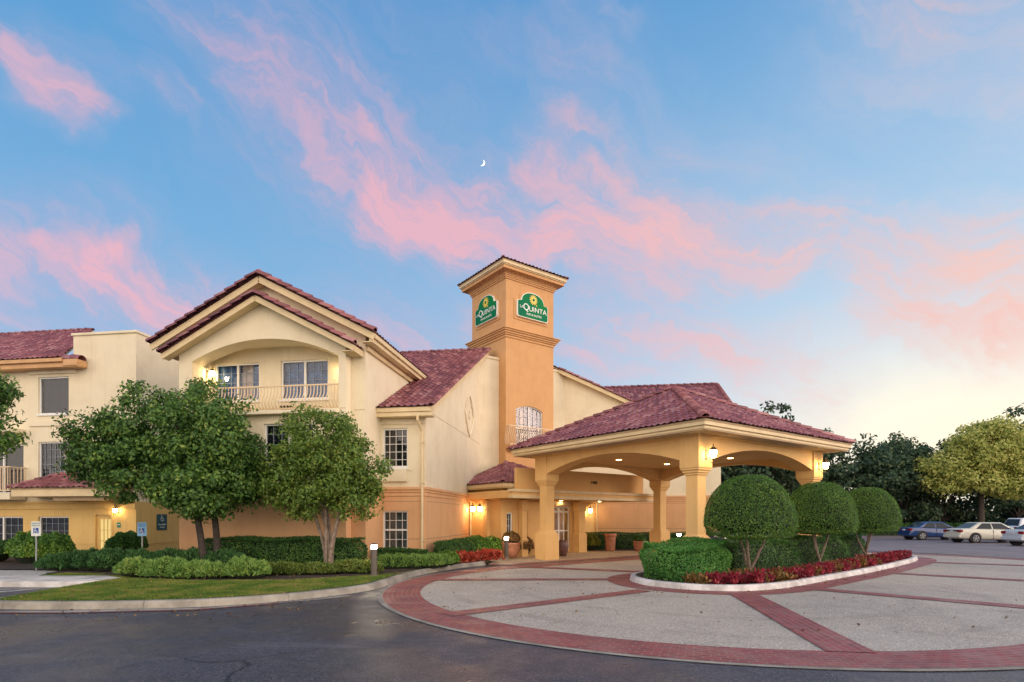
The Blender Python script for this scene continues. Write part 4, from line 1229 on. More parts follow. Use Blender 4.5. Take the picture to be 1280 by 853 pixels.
def build_porch():
    L = 7.85
    for cx, cy in ((0.35, 0.35), (0.35, L - 0.35), (L - 0.35, 0.35), (L - 0.35, L - 0.35)):
        mb = MB(); mb.lathe([(0.35, 0), (0.35, 1.02), (0.34, 1.05), (0.25, 1.16), (0.225, 1.18), (0.215, 1.22), (0.215, 3.02), (0.25, 3.03), (0.25, 3.08), (0.29, 3.10), (0.29, 3.16), (0.33, 3.18), (0.33, 3.235), (0.35, 3.24), (0.35, 4.24)], (cx, cy, 0), sq=True)
        mb.build('column', PORCH, porch, bevel=0.012)
    def beam(o, xd, s0, s1):
        a = list(reversed(seg_arc(s0, s1, 3.50, 4.0, 24)))
        MB().panel([(s0, 4.24)] + a + [(s1, 4.24)], [], o, xd, 0.60).build('arched_beam', PORCH, porch)
    a, b = 0.702, L - 0.702
    beam((0, 0.05), (1, 0), a, b); beam((0, L - 0.65), (1, 0), a, b)
    beam((0.05, 0), (0, -1), -b, -a); beam((L - 0.65, 0), (0, -1), -b, -a)
    mb = MB(); mb.box(0.66, L - 0.66, 0.66, L - 0.66, 4.06, 4.12); c = mb.build('ceiling', PORCH, porch)
    for x in (2.4, L - 2.4):
        for y in (2.4, L - 2.4):
            mb = MB(); mb.add([(x + 0.11 * math.cos(2 * math.pi * i / 14), y + 0.11 * math.sin(2 * math.pi * i / 14), 4.05) for i in range(14)], [tuple(range(13, -1, -1))])
            mb.build('downlight', DOWN, c, recalc=False)
    mb = MB(); k = 0.64; mb.box(-k, L + k, -k, L + k, 4.245, 4.27); mb.build('soffit', SOFFIT, porch)
    lp = (0, L, 0, L)
    mb = MB(); mould(mb, lp, ((4.20, 4.272, 0.08),)); mb.build('frieze', PORCH, porch)
    mb = MB(); mould(mb, lp, ((4.275, 4.36, 0.655), (4.362, 4.50, 0.71))); mb.build('gutter', TRIM, porch, bevel=0.02)
    k = 0.76; zc = 4.55; c0 = L / 2; ap = (c0, c0, 6.86)
    C = [(-k, -k, zc), (L + k, -k, zc), (L + k, L + k, zc), (-k, L + k, zc)]
    roof(porch, [[C[i], C[(i + 1) % 4], ap] for i in range(4)], [((C[i][0], C[i][1], zc + 0.03), (ap[0], ap[1], ap[2] + 0.05)) for i in range(4)], rcap=0.13)


build_porch()

# ================================================================== GUEST WING at the far left
Q0 = (-15.31, 23.0, 0.0)
gw = thing('guest_wing', Q0, MROT, 'three storey cream wing with yellow ground floor and square parapet at the left', 'building')


def build_guest():
    X = (1, 0)
    rect = lambda w: [(w[0], w[2]), (w[1], w[2]), (w[1], w[3]), (w[0], w[3])]
    up = [(-4.6, -3.14, 6.05, 7.6), (-4.6, -3.14, 3.33, 4.89), (-7.4, -5.32, 2.75, 4.82)]
    lo = [(-4.6, -3.14, 0.57, 1.77), (-7.4, -5.34, 0.30, 1.77)]
    door = (-1.93, -1.07, 0.12, 1.90)
    wall(gw, [(-12, 2.37), (0, 2.37), (0, 9.25), (-2.92, 9.25), (-2.92, 8.0), (-12, 8.0)], [rect(w) for w in up], (0, 0), X, CREAM)
    wall(gw, [(-12, 0), (0, 0), (0, 2.37), (-12, 2.37)], [rect(w) for w in lo] + [rect(door)], (0, 0), X, OCHRE)
    wall(gw, [(0.002, 2.37), (7, 2.37), (7, 9.25), (0.002, 9.25)], [], (0.002, 0), (0, 1), CREAM)
    wall(gw, [(0.002, 0), (7, 0), (7, 2.37), (0.002, 2.37)], [], (0.002, 0), (0, 1), OCHRE)
    mb = MB(); mb.box(-2.94, -2.7, 0.225, 7, 8.0, 9.25); mb.build('wall', CREAM, gw)
    mb = MB(); mb.box(-2.98, 0.06, -0.06, 7.0, 9.252, 9.36); mb.build('parapet_cap', CREAM, gw, bevel=0.02)
    window(gw, (0, 0), X, *up[0], cols=1, rows=1, drape=CUR_D); window(gw, (0, 0), X, *up[1], cols=6, rows=5, bw=0.005, bm_=GBAR, drape=CUR_D, warm=(-3.55, -3.35))
    window(gw, (0, 0), X, *lo[0], cols=5, rows=4, bw=0.006, bm_=GBAR, drape=CUR_D)
    window(gw, (0, 0), X, *up[2], cols=1, rows=1, mull=1, drape=DARKIN, sill=False); window(gw, (0, 0), X, *lo[1], cols=6, rows=4, bw=0.006, bm_=GBAR, mull=1, drape=CUR_D, sill=False)
    mb = MB(); mb.box(-5.0, -2.8, -0.05, -0.001, 5.55, 5.75); mb.box(-5.0, -2.75, -0.08, -0.001, 7.72, 7.98); mb.build('belt_course', CREAM, gw)
    mb = MB(); mb.box(-12, -0.0, -0.05, -0.001, 2.08, 2.30); mb.box(-12, -0.0, -0.09, -0.001, 2.302, 2.40); mb.build('cornice', OCHRE, gw, bevel=0.012)
    mb = MB(); mb.box(-3.0, -1.95, -0.02, -0.001, 0.62, 0.72); mb.box(-1.05, 0, -0.02, -0.001, 0.62, 0.72); mb.box(0.003, 0.022, -0.02, 6.9, 0.62, 0.72); mb.build('base_band', OCHRE, gw)
    # balcony and its rail
    mb = MB(); mb.box(-9, -5.1, -0.75, -0.092, 2.46, 2.74); b = mb.build('balcony', CREAM, gw, bevel=0.015)
    mb = MB()
    for z in (2.84, 3.80): mb.bar((-9, -0.7, z), (-5.14, -0.7, z), 0.05, 0.05)
    for i in range(34): mb.bar((-5.14 - i * 0.115, -0.7, 2.84), (-5.14 - i * 0.115, -0.7, 3.8), 0.03, 0.03)
    for i in range(5): mb.bar((-5.14, -0.7 + i * 0.15, 2.84), (-5.14, -0.7 + i * 0.15, 3.8), 0.03, 0.03)
    mb.bar((-5.14, -0.7, 3.8), (-5.14, -0.02, 3.8), 0.05, 0.05); mb.build('railing', RAILM, b)
    mb = MB(); mb.box(-9, -5.2, -0.6, -0.002, 5.25, 5.42); mb.build('balcony', CREAM, gw)
    # main roof, stopping against the parapet
    zr = 8.25 + 0.61 * 4.5
    rf = roof(gw, [[(-12, -0.5, 8.25), (-2.96, -0.5, 8.25), (-6.0, 4.0, zr), (-12, 4.0, zr)]], [((-12, 4.0, zr + 0.02), (-6.0, 4.0, zr + 0.02))], rcap=0.1)
    mb = MB(); mb.box(-12, -2.9, -0.56, -0.42, 8.06, 8.21); mb.box(-12, -2.25, -0.46, -0.32, 7.86, 8.058); mb.box(-12, -2.3, -0.32, -0.002, 7.87, 7.91); mb.box(-2.895, -2.25, -0.50, -0.002, 7.90, 8.16)
    mb.build('fascia', mat('orange_trim', (0.66, 0.38, 0.17), 0.6, 0.15, 2.0), rf, bevel=0.012)
    cm = MB(); caps(cm, (-2.9, -0.3, 8.2), (-2.2, -0.3, 8.2), 0.22, 0.34); cm.build('ridge_cap', ROOF, rf, smooth=True, recalc=False)
    # entry hood
    x0, x1, yf, z0 = -4.7, -0.15, -1.15, 2.92
    rf = roof(gw, [[(x0, yf, z0), (x1, yf, z0), (-1.35, -0.02, 3.55), (-3.4, -0.02, 3.55)], [(x0, -0.02, z0), (x0, yf, z0), (-3.4, -0.02, 3.55)], [(x1, yf, z0), (x1, -0.02, z0), (-1.35, -0.02, 3.55)]],
              [((x0, yf, z0 + 0.02), (-3.4, -0.02, 3.58)), ((x1, yf, z0 + 0.02), (-1.35, -0.02, 3.58))], name='entry_roof', rcap=0.09)
    mb = MB(); mb.box(x0 + 0.06, x1 - 0.06, yf + 0.06, -0.095, 2.56, 2.86); mb.build('fascia', TRIM, rf, bevel=0.015)
    mb = MB(); mb.box(-2.9, -0.6, -0.9, -0.1, 2.40, 2.558); mb.build('soffit', SOFFIT, rf)
    # lit door
    mb = MB(); mb.box(door[0] - 0.02, door[0] + 0.07, -0.03, 0.1, 0.12, 1.97); mb.box(door[1] - 0.07, door[1] + 0.02, -0.03, 0.1, 0.12, 1.97); mb.box(door[0] + 0.07, door[1] - 0.07, -0.03, 0.1, 1.84, 1.97)
    mb.build('door_frame', OCHRE, gw)
    lit = [(-1.72, 0.32), (-1.2, 0.32), (-1.2, 1.66), (-1.72, 1.66)]
    d = MB().panel([(door[0] + 0.072, 0.13), (door[1] - 0.072, 0.13), (door[1] - 0.072, 1.838), (door[0] + 0.072, 1.838)], [lit], (0, 0.05), X, 0.045).build('door', OCHRE, gw)
    mb = MB()
    for i in (1, 2): mb.box(-1.72 + 0.52 * i / 3 - 0.01, -1.72 + 0.52 * i / 3 + 0.01, 0.055, 0.085, 0.32, 1.66)
    for i in (1, 2): mb.box(-1.72, -1.2, 0.057, 0.083, 0.32 + 1.34 * i / 3 - 0.01, 0.32 + 1.34 * i / 3 + 0.01)
    mb.build('glazing_bar', OCHRE, d)
    MB().add([(-1.74, 0.09, 0.3), (-1.18, 0.09, 0.3), (-1.18, 0.09, 1.68), (-1.74, 0.09, 1.68)], [(0, 1, 2, 3)]).build('lit_pane', emit('lit_pane', (1.0, 0.74, 0.28), 0.9), d, recalc=False)
    mb = MB(); mb.tube([(-1.13, -0.03, 0.95), (-1.13, 0.04, 0.95)], 0.025, 8); mb.build('handle', BRONZE, d)


build_guest()

# ================================================================== GROUND
setting(sheet('ground', [(-400, -60), (500, -60), (500, 700), (-400, 700)], 0.0, ASPHALT))
CX, CY, CR = 4.56, 13.9, 7.66
DX, DY = 0.77, 0.638
# entrance court: a round drive drawn out to the right along the island
court = [(CX + CR * math.cos(t), CY + CR * math.sin(t)) for t in [R(130) + R(180) * i / 48 for i in range(49)]]
c2 = (CX + 12 * DX, CY + 12 * DY)
court += [(c2[0] + CR * math.cos(t), c2[1] + CR * math.sin(t)) for t in [R(310) + R(180) * i / 40 for i in range(41)]]
setting(sheet('court_paving', court, 0.008, AGGREG))
mb = MB(); strip(mb, court, 0.0, 0.09, 0.0125, closed=True); setting(mb.build('court_edging', CONC, recalc=False))
mb = MB(); strip(mb, court, 0.10, 0.93, 0.0125, closed=True); setting(mb.build('brick_ring', BRICK, recalc=False))
# parking lot beyond
setting(sheet('parking_lot', [(13.5, 6.0), (120, 2), (120, 56), (10, 56), (14.0, 33), (20.5, 27.5), (22.5, 20.0), (19.0, 13.4)], 0.004, LOTM))
# pavement in front of the doors
setting(sheet('entrance_pavement', [(-0.9, 20.6), (-0.2, 20.1), (8.0, 26.9), (13.4, 31.0), (12.6, 31.2), (4.0, 32.0), (-2.2, 27.5), (-1.3, 23.6), (-0.75, 21.9)], 0.016, WALKM))
mb = MB(); strip(mb, [(-0.75, 20.25), (-0.15, 20.2), (7.9, 26.9), (12.9, 30.9)], 0.0, 0.42, 0.020); setting(mb.build('brick_band', BRICK, recalc=False))

ISL = [(3.28, 14.5), (3.52, 13.95), (4.2, 13.3), (5.17, 13.05), (6.2, 13.4), (7.2, 14.12), (8.9, 15.6), (10.69, 17.15), (13.2, 19.5), (15.6, 21.9), (16.9, 23.6), (16.9, 24.8), (15.6, 25.0), (13.1, 23.75), (10.0, 21.4), (7.0, 19.2), (4.6, 17.3), (3.55, 16.3), (3.22, 15.4)]
ISLC = [(p.x, p.y) for p in catmull([(x, y, 0) for x, y in ISL], 6, closed=True)]
kerb('island_kerb', ISLC, 0.17, 0.15, KERBW, closed=True)
setting(bpy.data.objects['island_kerb'])


def inset(poly, k):
    n = len(poly); out = []
    for i in range(n):
        a = Vector(poly[(i - 1) % n]); b = Vector(poly[(i + 1) % n]); d = (b - a).normalized()
        out.append((poly[i][0] - d.y * k, poly[i][1] + d.x * k))
    return out


setting(sheet('island_soil', inset(ISLC, 0.14), 0.125, MULCH))
mb = MB(); strip(mb, ISLC, -0.62, -0.02, 0.0165, closed=True); setting(mb.build('brick_border', BRICK, recalc=False))
spokes = [((0.25, 19.7), (4.0, 17.8), 0.5), ((-2.2, 15.5), (2.95, 15.6), 0.42), ((-1.15, 9.85), (3.1, 13.2), 0.42),
          ((4.27, 7.1), (5.15, 12.6), 0.60), ((10.2, 10.2), (7.1, 13.6), 0.48), ((14.6, 14.6), (11.4, 17.6), 0.5), ((19.2, 19.4), (15.8, 21.8), 0.5)]
mb = MB()
for i, (a, b, w) in enumerate(spokes): strip(mb, [a, b], -w / 2, w / 2, 0.0205 + i * 0.0001)
setting(mb.build('brick_spokes', BRICK, recalc=False))

# lawn and beds in front of the long wing
LWN = [(-10.12, 11.5), (-10.14, 11.1), (-10.0, 10.75), (-9.6, 10.56), (-8.4, 10.5), (-7.0, 10.62), (-5.8, 10.9), (-4.7, 11.55), (-3.8, 12.5), (-3.3, 13.4), (-3.12, 14.4), (-2.98, 15.6), (-2.7, 17.0), (-2.2, 18.3), (-1.6, 19.5), (-0.95, 20.5)]
LWC = [(p.x, p.y) for p in catmull([(x, y, 0) for x, y in LWN], 6)]
LWALL = LWC + [(-0.9, 21.9), (-1.4, 23.6), (-2.2, 27.4), (-3.2, 27.6), (-4.0, 21), (-16, 24), (-22, 25), (-22, 18.7), (-14.0, 17.6), (-13.0, 15.4), (-10.2, 15.35), (-10.3, 14.0), (-10.2, 12.6)]
setting(kerb('lawn_kerb', LWC, 0.17, 0.14, CONC, slope=0.05))
setting(sheet('lawn', inset(LWC, 0.17) + LWALL[len(LWC):], 0.125, SOILG))
setting(sheet('gutter_line', [(-30, 10.2), (-8, 10.16), (-5.9, 10.5), (-4.0, 11.75), (-3.5, 12.35), (-3.62, 12.4), (-4.7, 11.38), (-5.8, 10.72), (-8.4, 10.34), (-30, 10.4)], 0.006, CONC))
setting(sheet('red_kerb_line', [(-30, 10.08), (-8, 10.04), (-5.85, 10.38), (-4.6, 11.15), (-4.66, 11.24), (-5.9, 10.46), (-8, 10.13), (-30, 10.18)], 0.010, REDP))
setting(kerb('road_kerb', [(-30, 10.55), (-10.9, 10.55), (-10.55, 10.8), (-10.45, 11.2)], 0.17, 0.14, CONC, slope=0.05))
setting(sheet('grey_path', [(-24, 15.3), (-12.9, 15.3), (-13.6, 17.0), (-24, 17.2)], 0.132, GREYW))
setting(sheet('path_slab', [(-24, 14.05), (-10.9, 13.92), (-10.35, 14.2), (-10.15, 15.36), (-24, 15.36)], 0.140, KERBW, thick=0.14))
mb = MB()
for i in range(6):
    x = -15.2 + i * 0.55; mb.add([(x, 12.3, 0.006), (x + 0.12, 12.3, 0.006), (x + 1.3, 13.8, 0.006), (x + 1.18, 13.8, 0.006)], [(0, 1, 2, 3)])
strip(mb, [(-24, 10.9), (-11.6, 12.9), (-11.2, 13.8)], 0, 0.12, 0.010)
setting(mb.build('parking_lines', WHITEP, recalc=False))


def bed(name, pts, z=0.135):
    return setting(sheet(name, [(p.x, p.y) for p in catmull([(x, y, 0) for x, y in pts], 5, closed=True)], z, MULCH))


bed('planting_bed', [(-12.0, 16.9), (-10.5, 15.0), (-8.0, 14.3), (-5.6, 14.4), (-3.9, 15.6), (-3.3, 16.4), (-2.9, 17.4), (-2.2, 18.9), (-1.25, 20.6), (-0.95, 22.0), (-1.6, 24.0), (-2.6, 26.0), (-3.0, 20.0), (-5.0, 18.2), (-8.0, 18.4), (-12, 19.6)])
bed('planting_bed', [(-22, 17.4), (-14.2, 17.2), (-13.2, 16.0), (-11.9, 16.4), (-11.5, 18.6), (-12.5, 21.9), (-16, 22.6), (-22, 23.5)], 0.139)
bed('planting_bed', [(3.6, 29.4), (6.0, 29.4), (9.0, 30.0), (11.8, 30.2), (12.4, 30.9), (8, 31.4), (5, 31.6), (3.9, 30.8)], 0.05)

# grass blades on the lawn
GRASS = leafmat('grass_blades', [(0.0, (0.05, 0.12, 0.018)), (0.40, (0.12, 0.215, 0.03)), (0.70, (0.24, 0.27, 0.05)), (1.0, (0.40, 0.32, 0.12))], 0.3, 0.6, patch=0.6)
gp = sample_poly([(-10.05, 11.7), (-9.95, 10.95), (-9.6, 10.78), (-8.4, 10.73), (-7.0, 10.85), (-5.9, 11.1), (-4.9, 11.75), (-4.05, 12.7), (-3.6, 13.5), (-3.4, 14.6), (-3.3, 16.0), (-3.9, 15.4), (-5.6, 14.3), (-8.0, 14.2), (-10.4, 14.9), (-11.8, 15.9), (-12.7, 16.1), (-12.9, 15.42), (-10.1, 15.4), (-10.25, 14.0), (-10.15, 12.6)], 90000)
g3 = np.c_[gp, np.full(len(gp), 0.14)]
go = leaf_mesh('grass', g3, np.tile([0, 0, 1.0], (len(gp), 1)), 0.055, 0.011, GRASS, spread=0.45, spray=True)
go['kind'] = 'stuff'

# ================================================================== PLANTS
HEDGE = leafmat('hedge_leaf', [(0.0, (0.019, 0.061, 0.021)), (0.45, (0.049, 0.140, 0.030)), (0.8, (0.109, 0.242, 0.046)), (1.0, (0.246, 0.381, 0.075))])
HEDGEB = leafmat('bright_hedge_leaf', [(0.0, (0.036, 0.140, 0.030)), (0.5, (0.087, 0.266, 0.051)), (1.0, (0.216, 0.456, 0.089))])
DOME = leafmat('topiary_leaf', [(0.0, (0.033, 0.101, 0.021)), (0.5, (0.088, 0.199, 0.030)), (0.85, (0.167, 0.305, 0.046)), (1.0, (0.336, 0.432, 0.075))])
JUN = leafmat('juniper_spray', [(0.0, (0.073, 0.184, 0.044)), (0.5, (0.177, 0.331, 0.069)), (1.0, (0.386, 0.490, 0.121))], 0.2, 0.6)
JUNY = leafmat('yellow_juniper_spray', [(0.0, (0.05, 0.10, 0.02)), (0.5, (0.13, 0.20, 0.035)), (1.0, (0.28, 0.30, 0.07))], 0.2, 0.6)
JUND = leafmat('dark_juniper_spray', [(0.0, (0.021, 0.077, 0.027)), (0.5, (0.052, 0.151, 0.043)), (1.0, (0.132, 0.274, 0.081))], 0.2, 0.6)
SHRUB = leafmat('shrub_leaf', [(0.0, (0.039, 0.118, 0.022)), (0.5, (0.118, 0.264, 0.036)), (0.85, (0.268, 0.423, 0.053)), (1.0, (0.668, 0.633, 0.105))])
TREEL = leafmat('tree_leaf', [(0.0, (0.033, 0.084, 0.024)), (0.45, (0.080, 0.182, 0.037)), (0.8, (0.168, 0.295, 0.054)), (1.0, (0.401, 0.452, 0.094))])
TREEY = leafmat('myrtle_leaf', [(0.0, (0.050, 0.098, 0.018)), (0.5, (0.125, 0.227, 0.035)), (0.85, (0.252, 0.335, 0.058)), (1.0, (0.456, 0.434, 0.098))])
FARD = leafmat('far_oak_leaf', [(0.0, (0.021, 0.049, 0.032)), (0.6, (0.056, 0.108, 0.057)), (1.0, (0.149, 0.189, 0.074))], 0.25, 0.7)
FARG = leafmat('golden_leaf', [(0.0, (0.187, 0.264, 0.055)), (0.5, (0.418, 0.451, 0.110)), (1.0, (0.682, 0.627, 0.220))], 0.35, 0.7)
REDF = leafmat('dark_red_leaf', [(0.0, (0.060, 0.011, 0.017)), (0.5, (0.241, 0.021, 0.039)), (0.85, (0.449, 0.051, 0.075)), (1.0, (0.603, 0.276, 0.193))], 0.25)
CORAL = leafmat('coral_leaf', [(0.0, (0.20, 0.03, 0.02)), (0.5, (0.52, 0.07, 0.04)), (1.0, (0.72, 0.24, 0.14))], 0.3)
OLIVEF = leafmat('bronze_leaf', [(0.0, (0.088, 0.088, 0.022)), (0.6, (0.228, 0.123, 0.035)), (1.0, (0.491, 0.228, 0.105))], 0.25)
YELF = leafmat('yellow_green_leaf', [(0.0, (0.07, 0.10, 0.01)), (0.5, (0.17, 0.20, 0.02)), (1.0, (0.34, 0.32, 0.05))], 0.3)
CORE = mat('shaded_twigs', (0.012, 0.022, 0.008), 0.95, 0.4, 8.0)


def to_root(root, P):
    return P - np.array(root.location)


def hedge(name, pts, h, z0, m, label, cat, n, group=None, ln=0.055, wd=0.032, wob=0.05):
    """clipped hedge: outline polygon in world xy, rounded shoulders, dark twigs inside, leaf faces all over"""
    poly = [(p.x, p.y) for p in catmull([(x, y, 0) for x, y in pts], 5, closed=True)]
    c = np.mean(np.array(poly), 0)
    root = thing(name, (float(c[0]), float(c[1]), z0), 0, label, cat, group)
    A = np.array(poly)
    per = np.linalg.norm(np.roll(A, -1, 0) - A, axis=1); peri = per.sum()
    area = 0.5 * abs(np.sum(A[:, 0] * np.roll(A[:, 1], -1) - np.roll(A[:, 0], -1) * A[:, 1]))
    orient = np.sign(np.sum(A[:, 0] * np.roll(A[:, 1], -1) - np.roll(A[:, 0], -1) * A[:, 1]))
    ns = int(n * peri * h / (peri * h + area)); nt = n - ns
    i = RNG.choice(len(A), ns, p=per / peri); t = RNG.random((ns, 1))
    p = A[i] * (1 - t) + np.roll(A, -1, 0)[i] * t
    d = unit(np.roll(A, -1, 0)[i] - A[i]); nr = np.c_[d[:, 1], -d[:, 0]] * orient
    zz = RNG.random(ns) ** 0.8 * h
    sh = np.maximum(0, (zz - h * 0.62) / (h * 0.38)) ** 2 * min(0.30, h * 0.34)
    wv = (np.sin(p[:, 0] * 3.1 + zz * 4) + np.sin(p[:, 1] * 4.3 + zz * 2.2)) * wob * 0.5
    p = p + nr * (wv - sh + RNG.normal(0, 0.02, ns))[:, None]
    P1 = np.c_[p, zz]; N1 = np.c_[nr, np.full(ns, 0.35)]
    q = sample_poly(poly, nt)
    zt = h + (np.sin(q[:, 0] * 2.7) + np.sin(q[:, 1] * 3.6 + q[:, 0])) * wob * 0.5 + RNG.normal(0, 0.018, nt)
    P2 = np.c_[q, zt]; N2 = np.tile([0, 0, 1.0], (nt, 1))
    P = np.concatenate([P1, P2]); N = np.concatenate([N1, N2]); P[:, :2] -= c
    leaf_mesh('foliage', P, N, ln, wd, m, root, spread=0.75)
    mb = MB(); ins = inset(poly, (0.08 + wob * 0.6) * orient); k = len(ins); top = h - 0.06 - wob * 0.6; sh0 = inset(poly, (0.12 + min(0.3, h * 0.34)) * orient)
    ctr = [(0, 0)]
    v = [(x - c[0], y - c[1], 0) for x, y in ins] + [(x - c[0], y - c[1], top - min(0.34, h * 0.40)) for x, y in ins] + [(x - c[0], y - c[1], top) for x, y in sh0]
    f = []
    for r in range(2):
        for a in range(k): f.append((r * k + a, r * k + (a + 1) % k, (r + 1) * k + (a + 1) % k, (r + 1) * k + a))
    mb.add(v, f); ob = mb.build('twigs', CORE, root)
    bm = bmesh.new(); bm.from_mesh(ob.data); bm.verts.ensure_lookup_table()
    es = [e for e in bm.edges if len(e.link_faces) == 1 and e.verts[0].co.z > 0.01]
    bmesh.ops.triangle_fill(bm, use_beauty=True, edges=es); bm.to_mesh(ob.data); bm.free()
    return root


def mound(name, root_xy, lobes, m, label, cat, n, ln, wd, group=None, z0=0.13, up=0.5, spread=0.6, core=True):
    """loose shrub from ellipsoid lobes given in the shrub's own frame"""
    root = thing(name, (*root_xy, z0), 0, label, cat, group)
    lb = np.array(lobes, float)
    w = (lb[:, 3] * lb[:, 4] + lb[:, 5] * lb[:, 3]); w /= w.sum()
    i = RNG.choice(len(lb), n, p=w); d = rdir(n); d[:, 2] = np.abs(d[:, 2]) * 0.95 - 0.1
    d = unit(d)
    k = 0.84 + 0.20 * RNG.random((n, 1)) + 0.07 * np.sin(d[:, :1] * 9 + d[:, 1:2] * 7 + i[:, None])
    P = lb[i, :3] + d * k * lb[i, 3:6]
    P[:, 2] = np.maximum(P[:, 2], 0.01)
    leaf_mesh('foliage', P, d, ln, wd, m, root, spread=spread, up=up, spray=wd < 0.037)
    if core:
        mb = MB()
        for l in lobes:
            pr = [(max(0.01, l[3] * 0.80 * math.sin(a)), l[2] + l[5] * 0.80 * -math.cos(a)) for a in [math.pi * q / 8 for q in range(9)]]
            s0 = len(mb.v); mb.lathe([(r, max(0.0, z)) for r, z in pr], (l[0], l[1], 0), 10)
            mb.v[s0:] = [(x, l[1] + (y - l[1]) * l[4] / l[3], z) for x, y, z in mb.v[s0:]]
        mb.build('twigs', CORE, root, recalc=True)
    return root


# --- hedges round the porch island
hedge('clipped_hedge', [(3.55, 15.0), (3.75, 14.3), (4.35, 13.85), (5.0, 13.95), (5.45, 14.4), (5.75, 15.2), (5.9, 16.0), (5.2, 16.6), (4.4, 16.5), (3.75, 16.0)], 0.88, 0.12, HEDGEB, 'bright green rounded hedge at the tip of the kerbed island before the porch', 'hedge', 30000, 'hedges on the island', 0.05, 0.03, 0.13)
hedge('clipped_hedge', [(6.1, 15.5), (6.9, 16.0), (8.2, 17.15), (10.2, 19.0), (12.2, 20.8), (13.8, 22.3), (14.5, 23.3), (13.6, 23.5), (11.9, 22.4), (9.9, 20.7), (7.8, 18.9), (6.3, 17.5), (5.8, 16.4)], 0.88, 0.12, HEDGE, 'long dark green hedge running behind the three dome topiaries', 'hedge', 34000, 'hedges on the island', 0.055, 0.034, 0.12)


def topiary(x, y, r, z0, z1, lean, label):
    root = thing('topiary_tree', (x, y, 0.12), 0, label, 'topiary', 'dome topiaries on the island')
    h = z1 - z0; n = 26000
    # dome: profile is a tall cap over a shallow rounded underside
    def prof(a):                                   # a 0 underside centre .. 1 top
        return a
    u = RNG.random(n); ph = RNG.random(n) * 2 * math.pi
    under = u < 0.13
    rr = np.where(under, np.sqrt(RNG.random(n)) * 0.96, 0.0)
    th = np.arccos(np.clip(1 - RNG.random(n) * 1.0, -1, 1))
    rad = np.where(under, rr, np.sin(th) ** 0.80); zc = np.where(under, 0.05 + 0.09 * rr ** 3, 0.08 + 0.92 * np.cos(th) ** 0.92)
    bel = np.where(zc < 0.26, 1 - ((0.26 - np.minimum(zc, 0.26)) * 0.55), 1.0)
    wv = 1 + 0.022 * np.sin(ph * 2 + zc * 4 + x) + 0.016 * np.sin(ph * 5 + zc * 7 + y) + 0.010 * np.sin(ph * 11 + zc * 13) + RNG.normal(0, 0.011, n) + np.where(RNG.random(n) < 0.05, RNG.random(n) * 0.05, 0)
    X = r * rad * bel * wv
    P = np.c_[X * np.cos(ph) + lean * (zc - 0.3), X * np.sin(ph), z0 - 0.12 + h * zc * (0.995 + 0.01 * np.sin(ph * 5)) + RNG.normal(0, 0.008, n)]
    N = unit(np.c_[np.cos(ph) * rad, np.sin(ph) * rad, np.where(under, -0.8, np.cos(th) * 0.9 + 0.05)])
    cr = thing_part = leaf_mesh('crown', P, N, 0.042, 0.026, DOME, root, spread=0.7, up=0.05)
    mb = MB(); prf = [(0.05, z0 - 0.12 + h * 0.10), (r * 0.62, z0 - 0.12 + h * 0.14), (r * 0.74, z0 - 0.12 + h * 0.20)] + [(max(0.02, r * 0.955 * math.sin(t) ** 0.8), z0 - 0.12 + h * (0.12 + 0.845 * math.cos(t) ** 0.92)) for t in [math.pi / 2 * (1 - i / 12) for i in range(1, 13)]]
    mb.lathe(prf, (0, 0, 0), 28); mb.v = [(a + lean * ((c - (z0 - 0.12)) / h - 0.3), b, c) for a, b, c in mb.v]
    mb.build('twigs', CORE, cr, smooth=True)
    mb = MB(); random.seed(int(x * 10))
    mb.tube([(0, 0, -0.03), (0.02, 0.01, 0.14), (0.0, 0.0, 0.30)], [0.085, 0.062, 0.055], 8)
    for k in range(3):
        a = k * 2.1 + x; tp = (0.36 * r * math.cos(a), 0.25 * r * math.sin(a), z0 - 0.12 + 0.30)
        branchy(mb, (0.01 * math.cos(a), 0.01 * math.sin(a), 0.22), [tp], 0.042, 0.026, 0.2)
    mb.build('trunk', BARKP, root, smooth=True)
    return root


topiary(6.20, 14.75, 1.12, 1.08, 2.82, 0.0, 'nearest and largest dome topiary, above the red bedding on the island')
topiary(9.95, 18.3, 1.12, 1.10, 2.86, 0.05, 'middle dome topiary on a forked pale trunk between the other two')
topiary(13.35, 21.35, 1.12, 1.08, 2.86, 0.12, 'farthest dome topiary beside the blue car, leaning to the right')


def bedding(x, y, z, m, label, group, src=None, s=1.0):
    if src is None:
        P = np.clip(RNG.normal(0, 1, (150, 3)), -1.7, 1.7) * np.array([0.10, 0.10, 0.07]) + np.array([0, 0, 0.14]); P[:, 2] = np.abs(P[:, 2])
        o = leaf_mesh('bedding_plant', P, unit(P - np.array([0, 0, -0.05])), 0.105, 0.062, m, None, spread=0.5, up=0.3, spray=True)
    else:
        o = src.copy(); COL.objects.link(o)
    o.location = (x, y, z); o.rotation_euler.z = random.uniform(0, 6.28); o.scale = (s, s, s * random.uniform(0.85, 1.2))
    tag(o, label, 'flower', group)
    return o


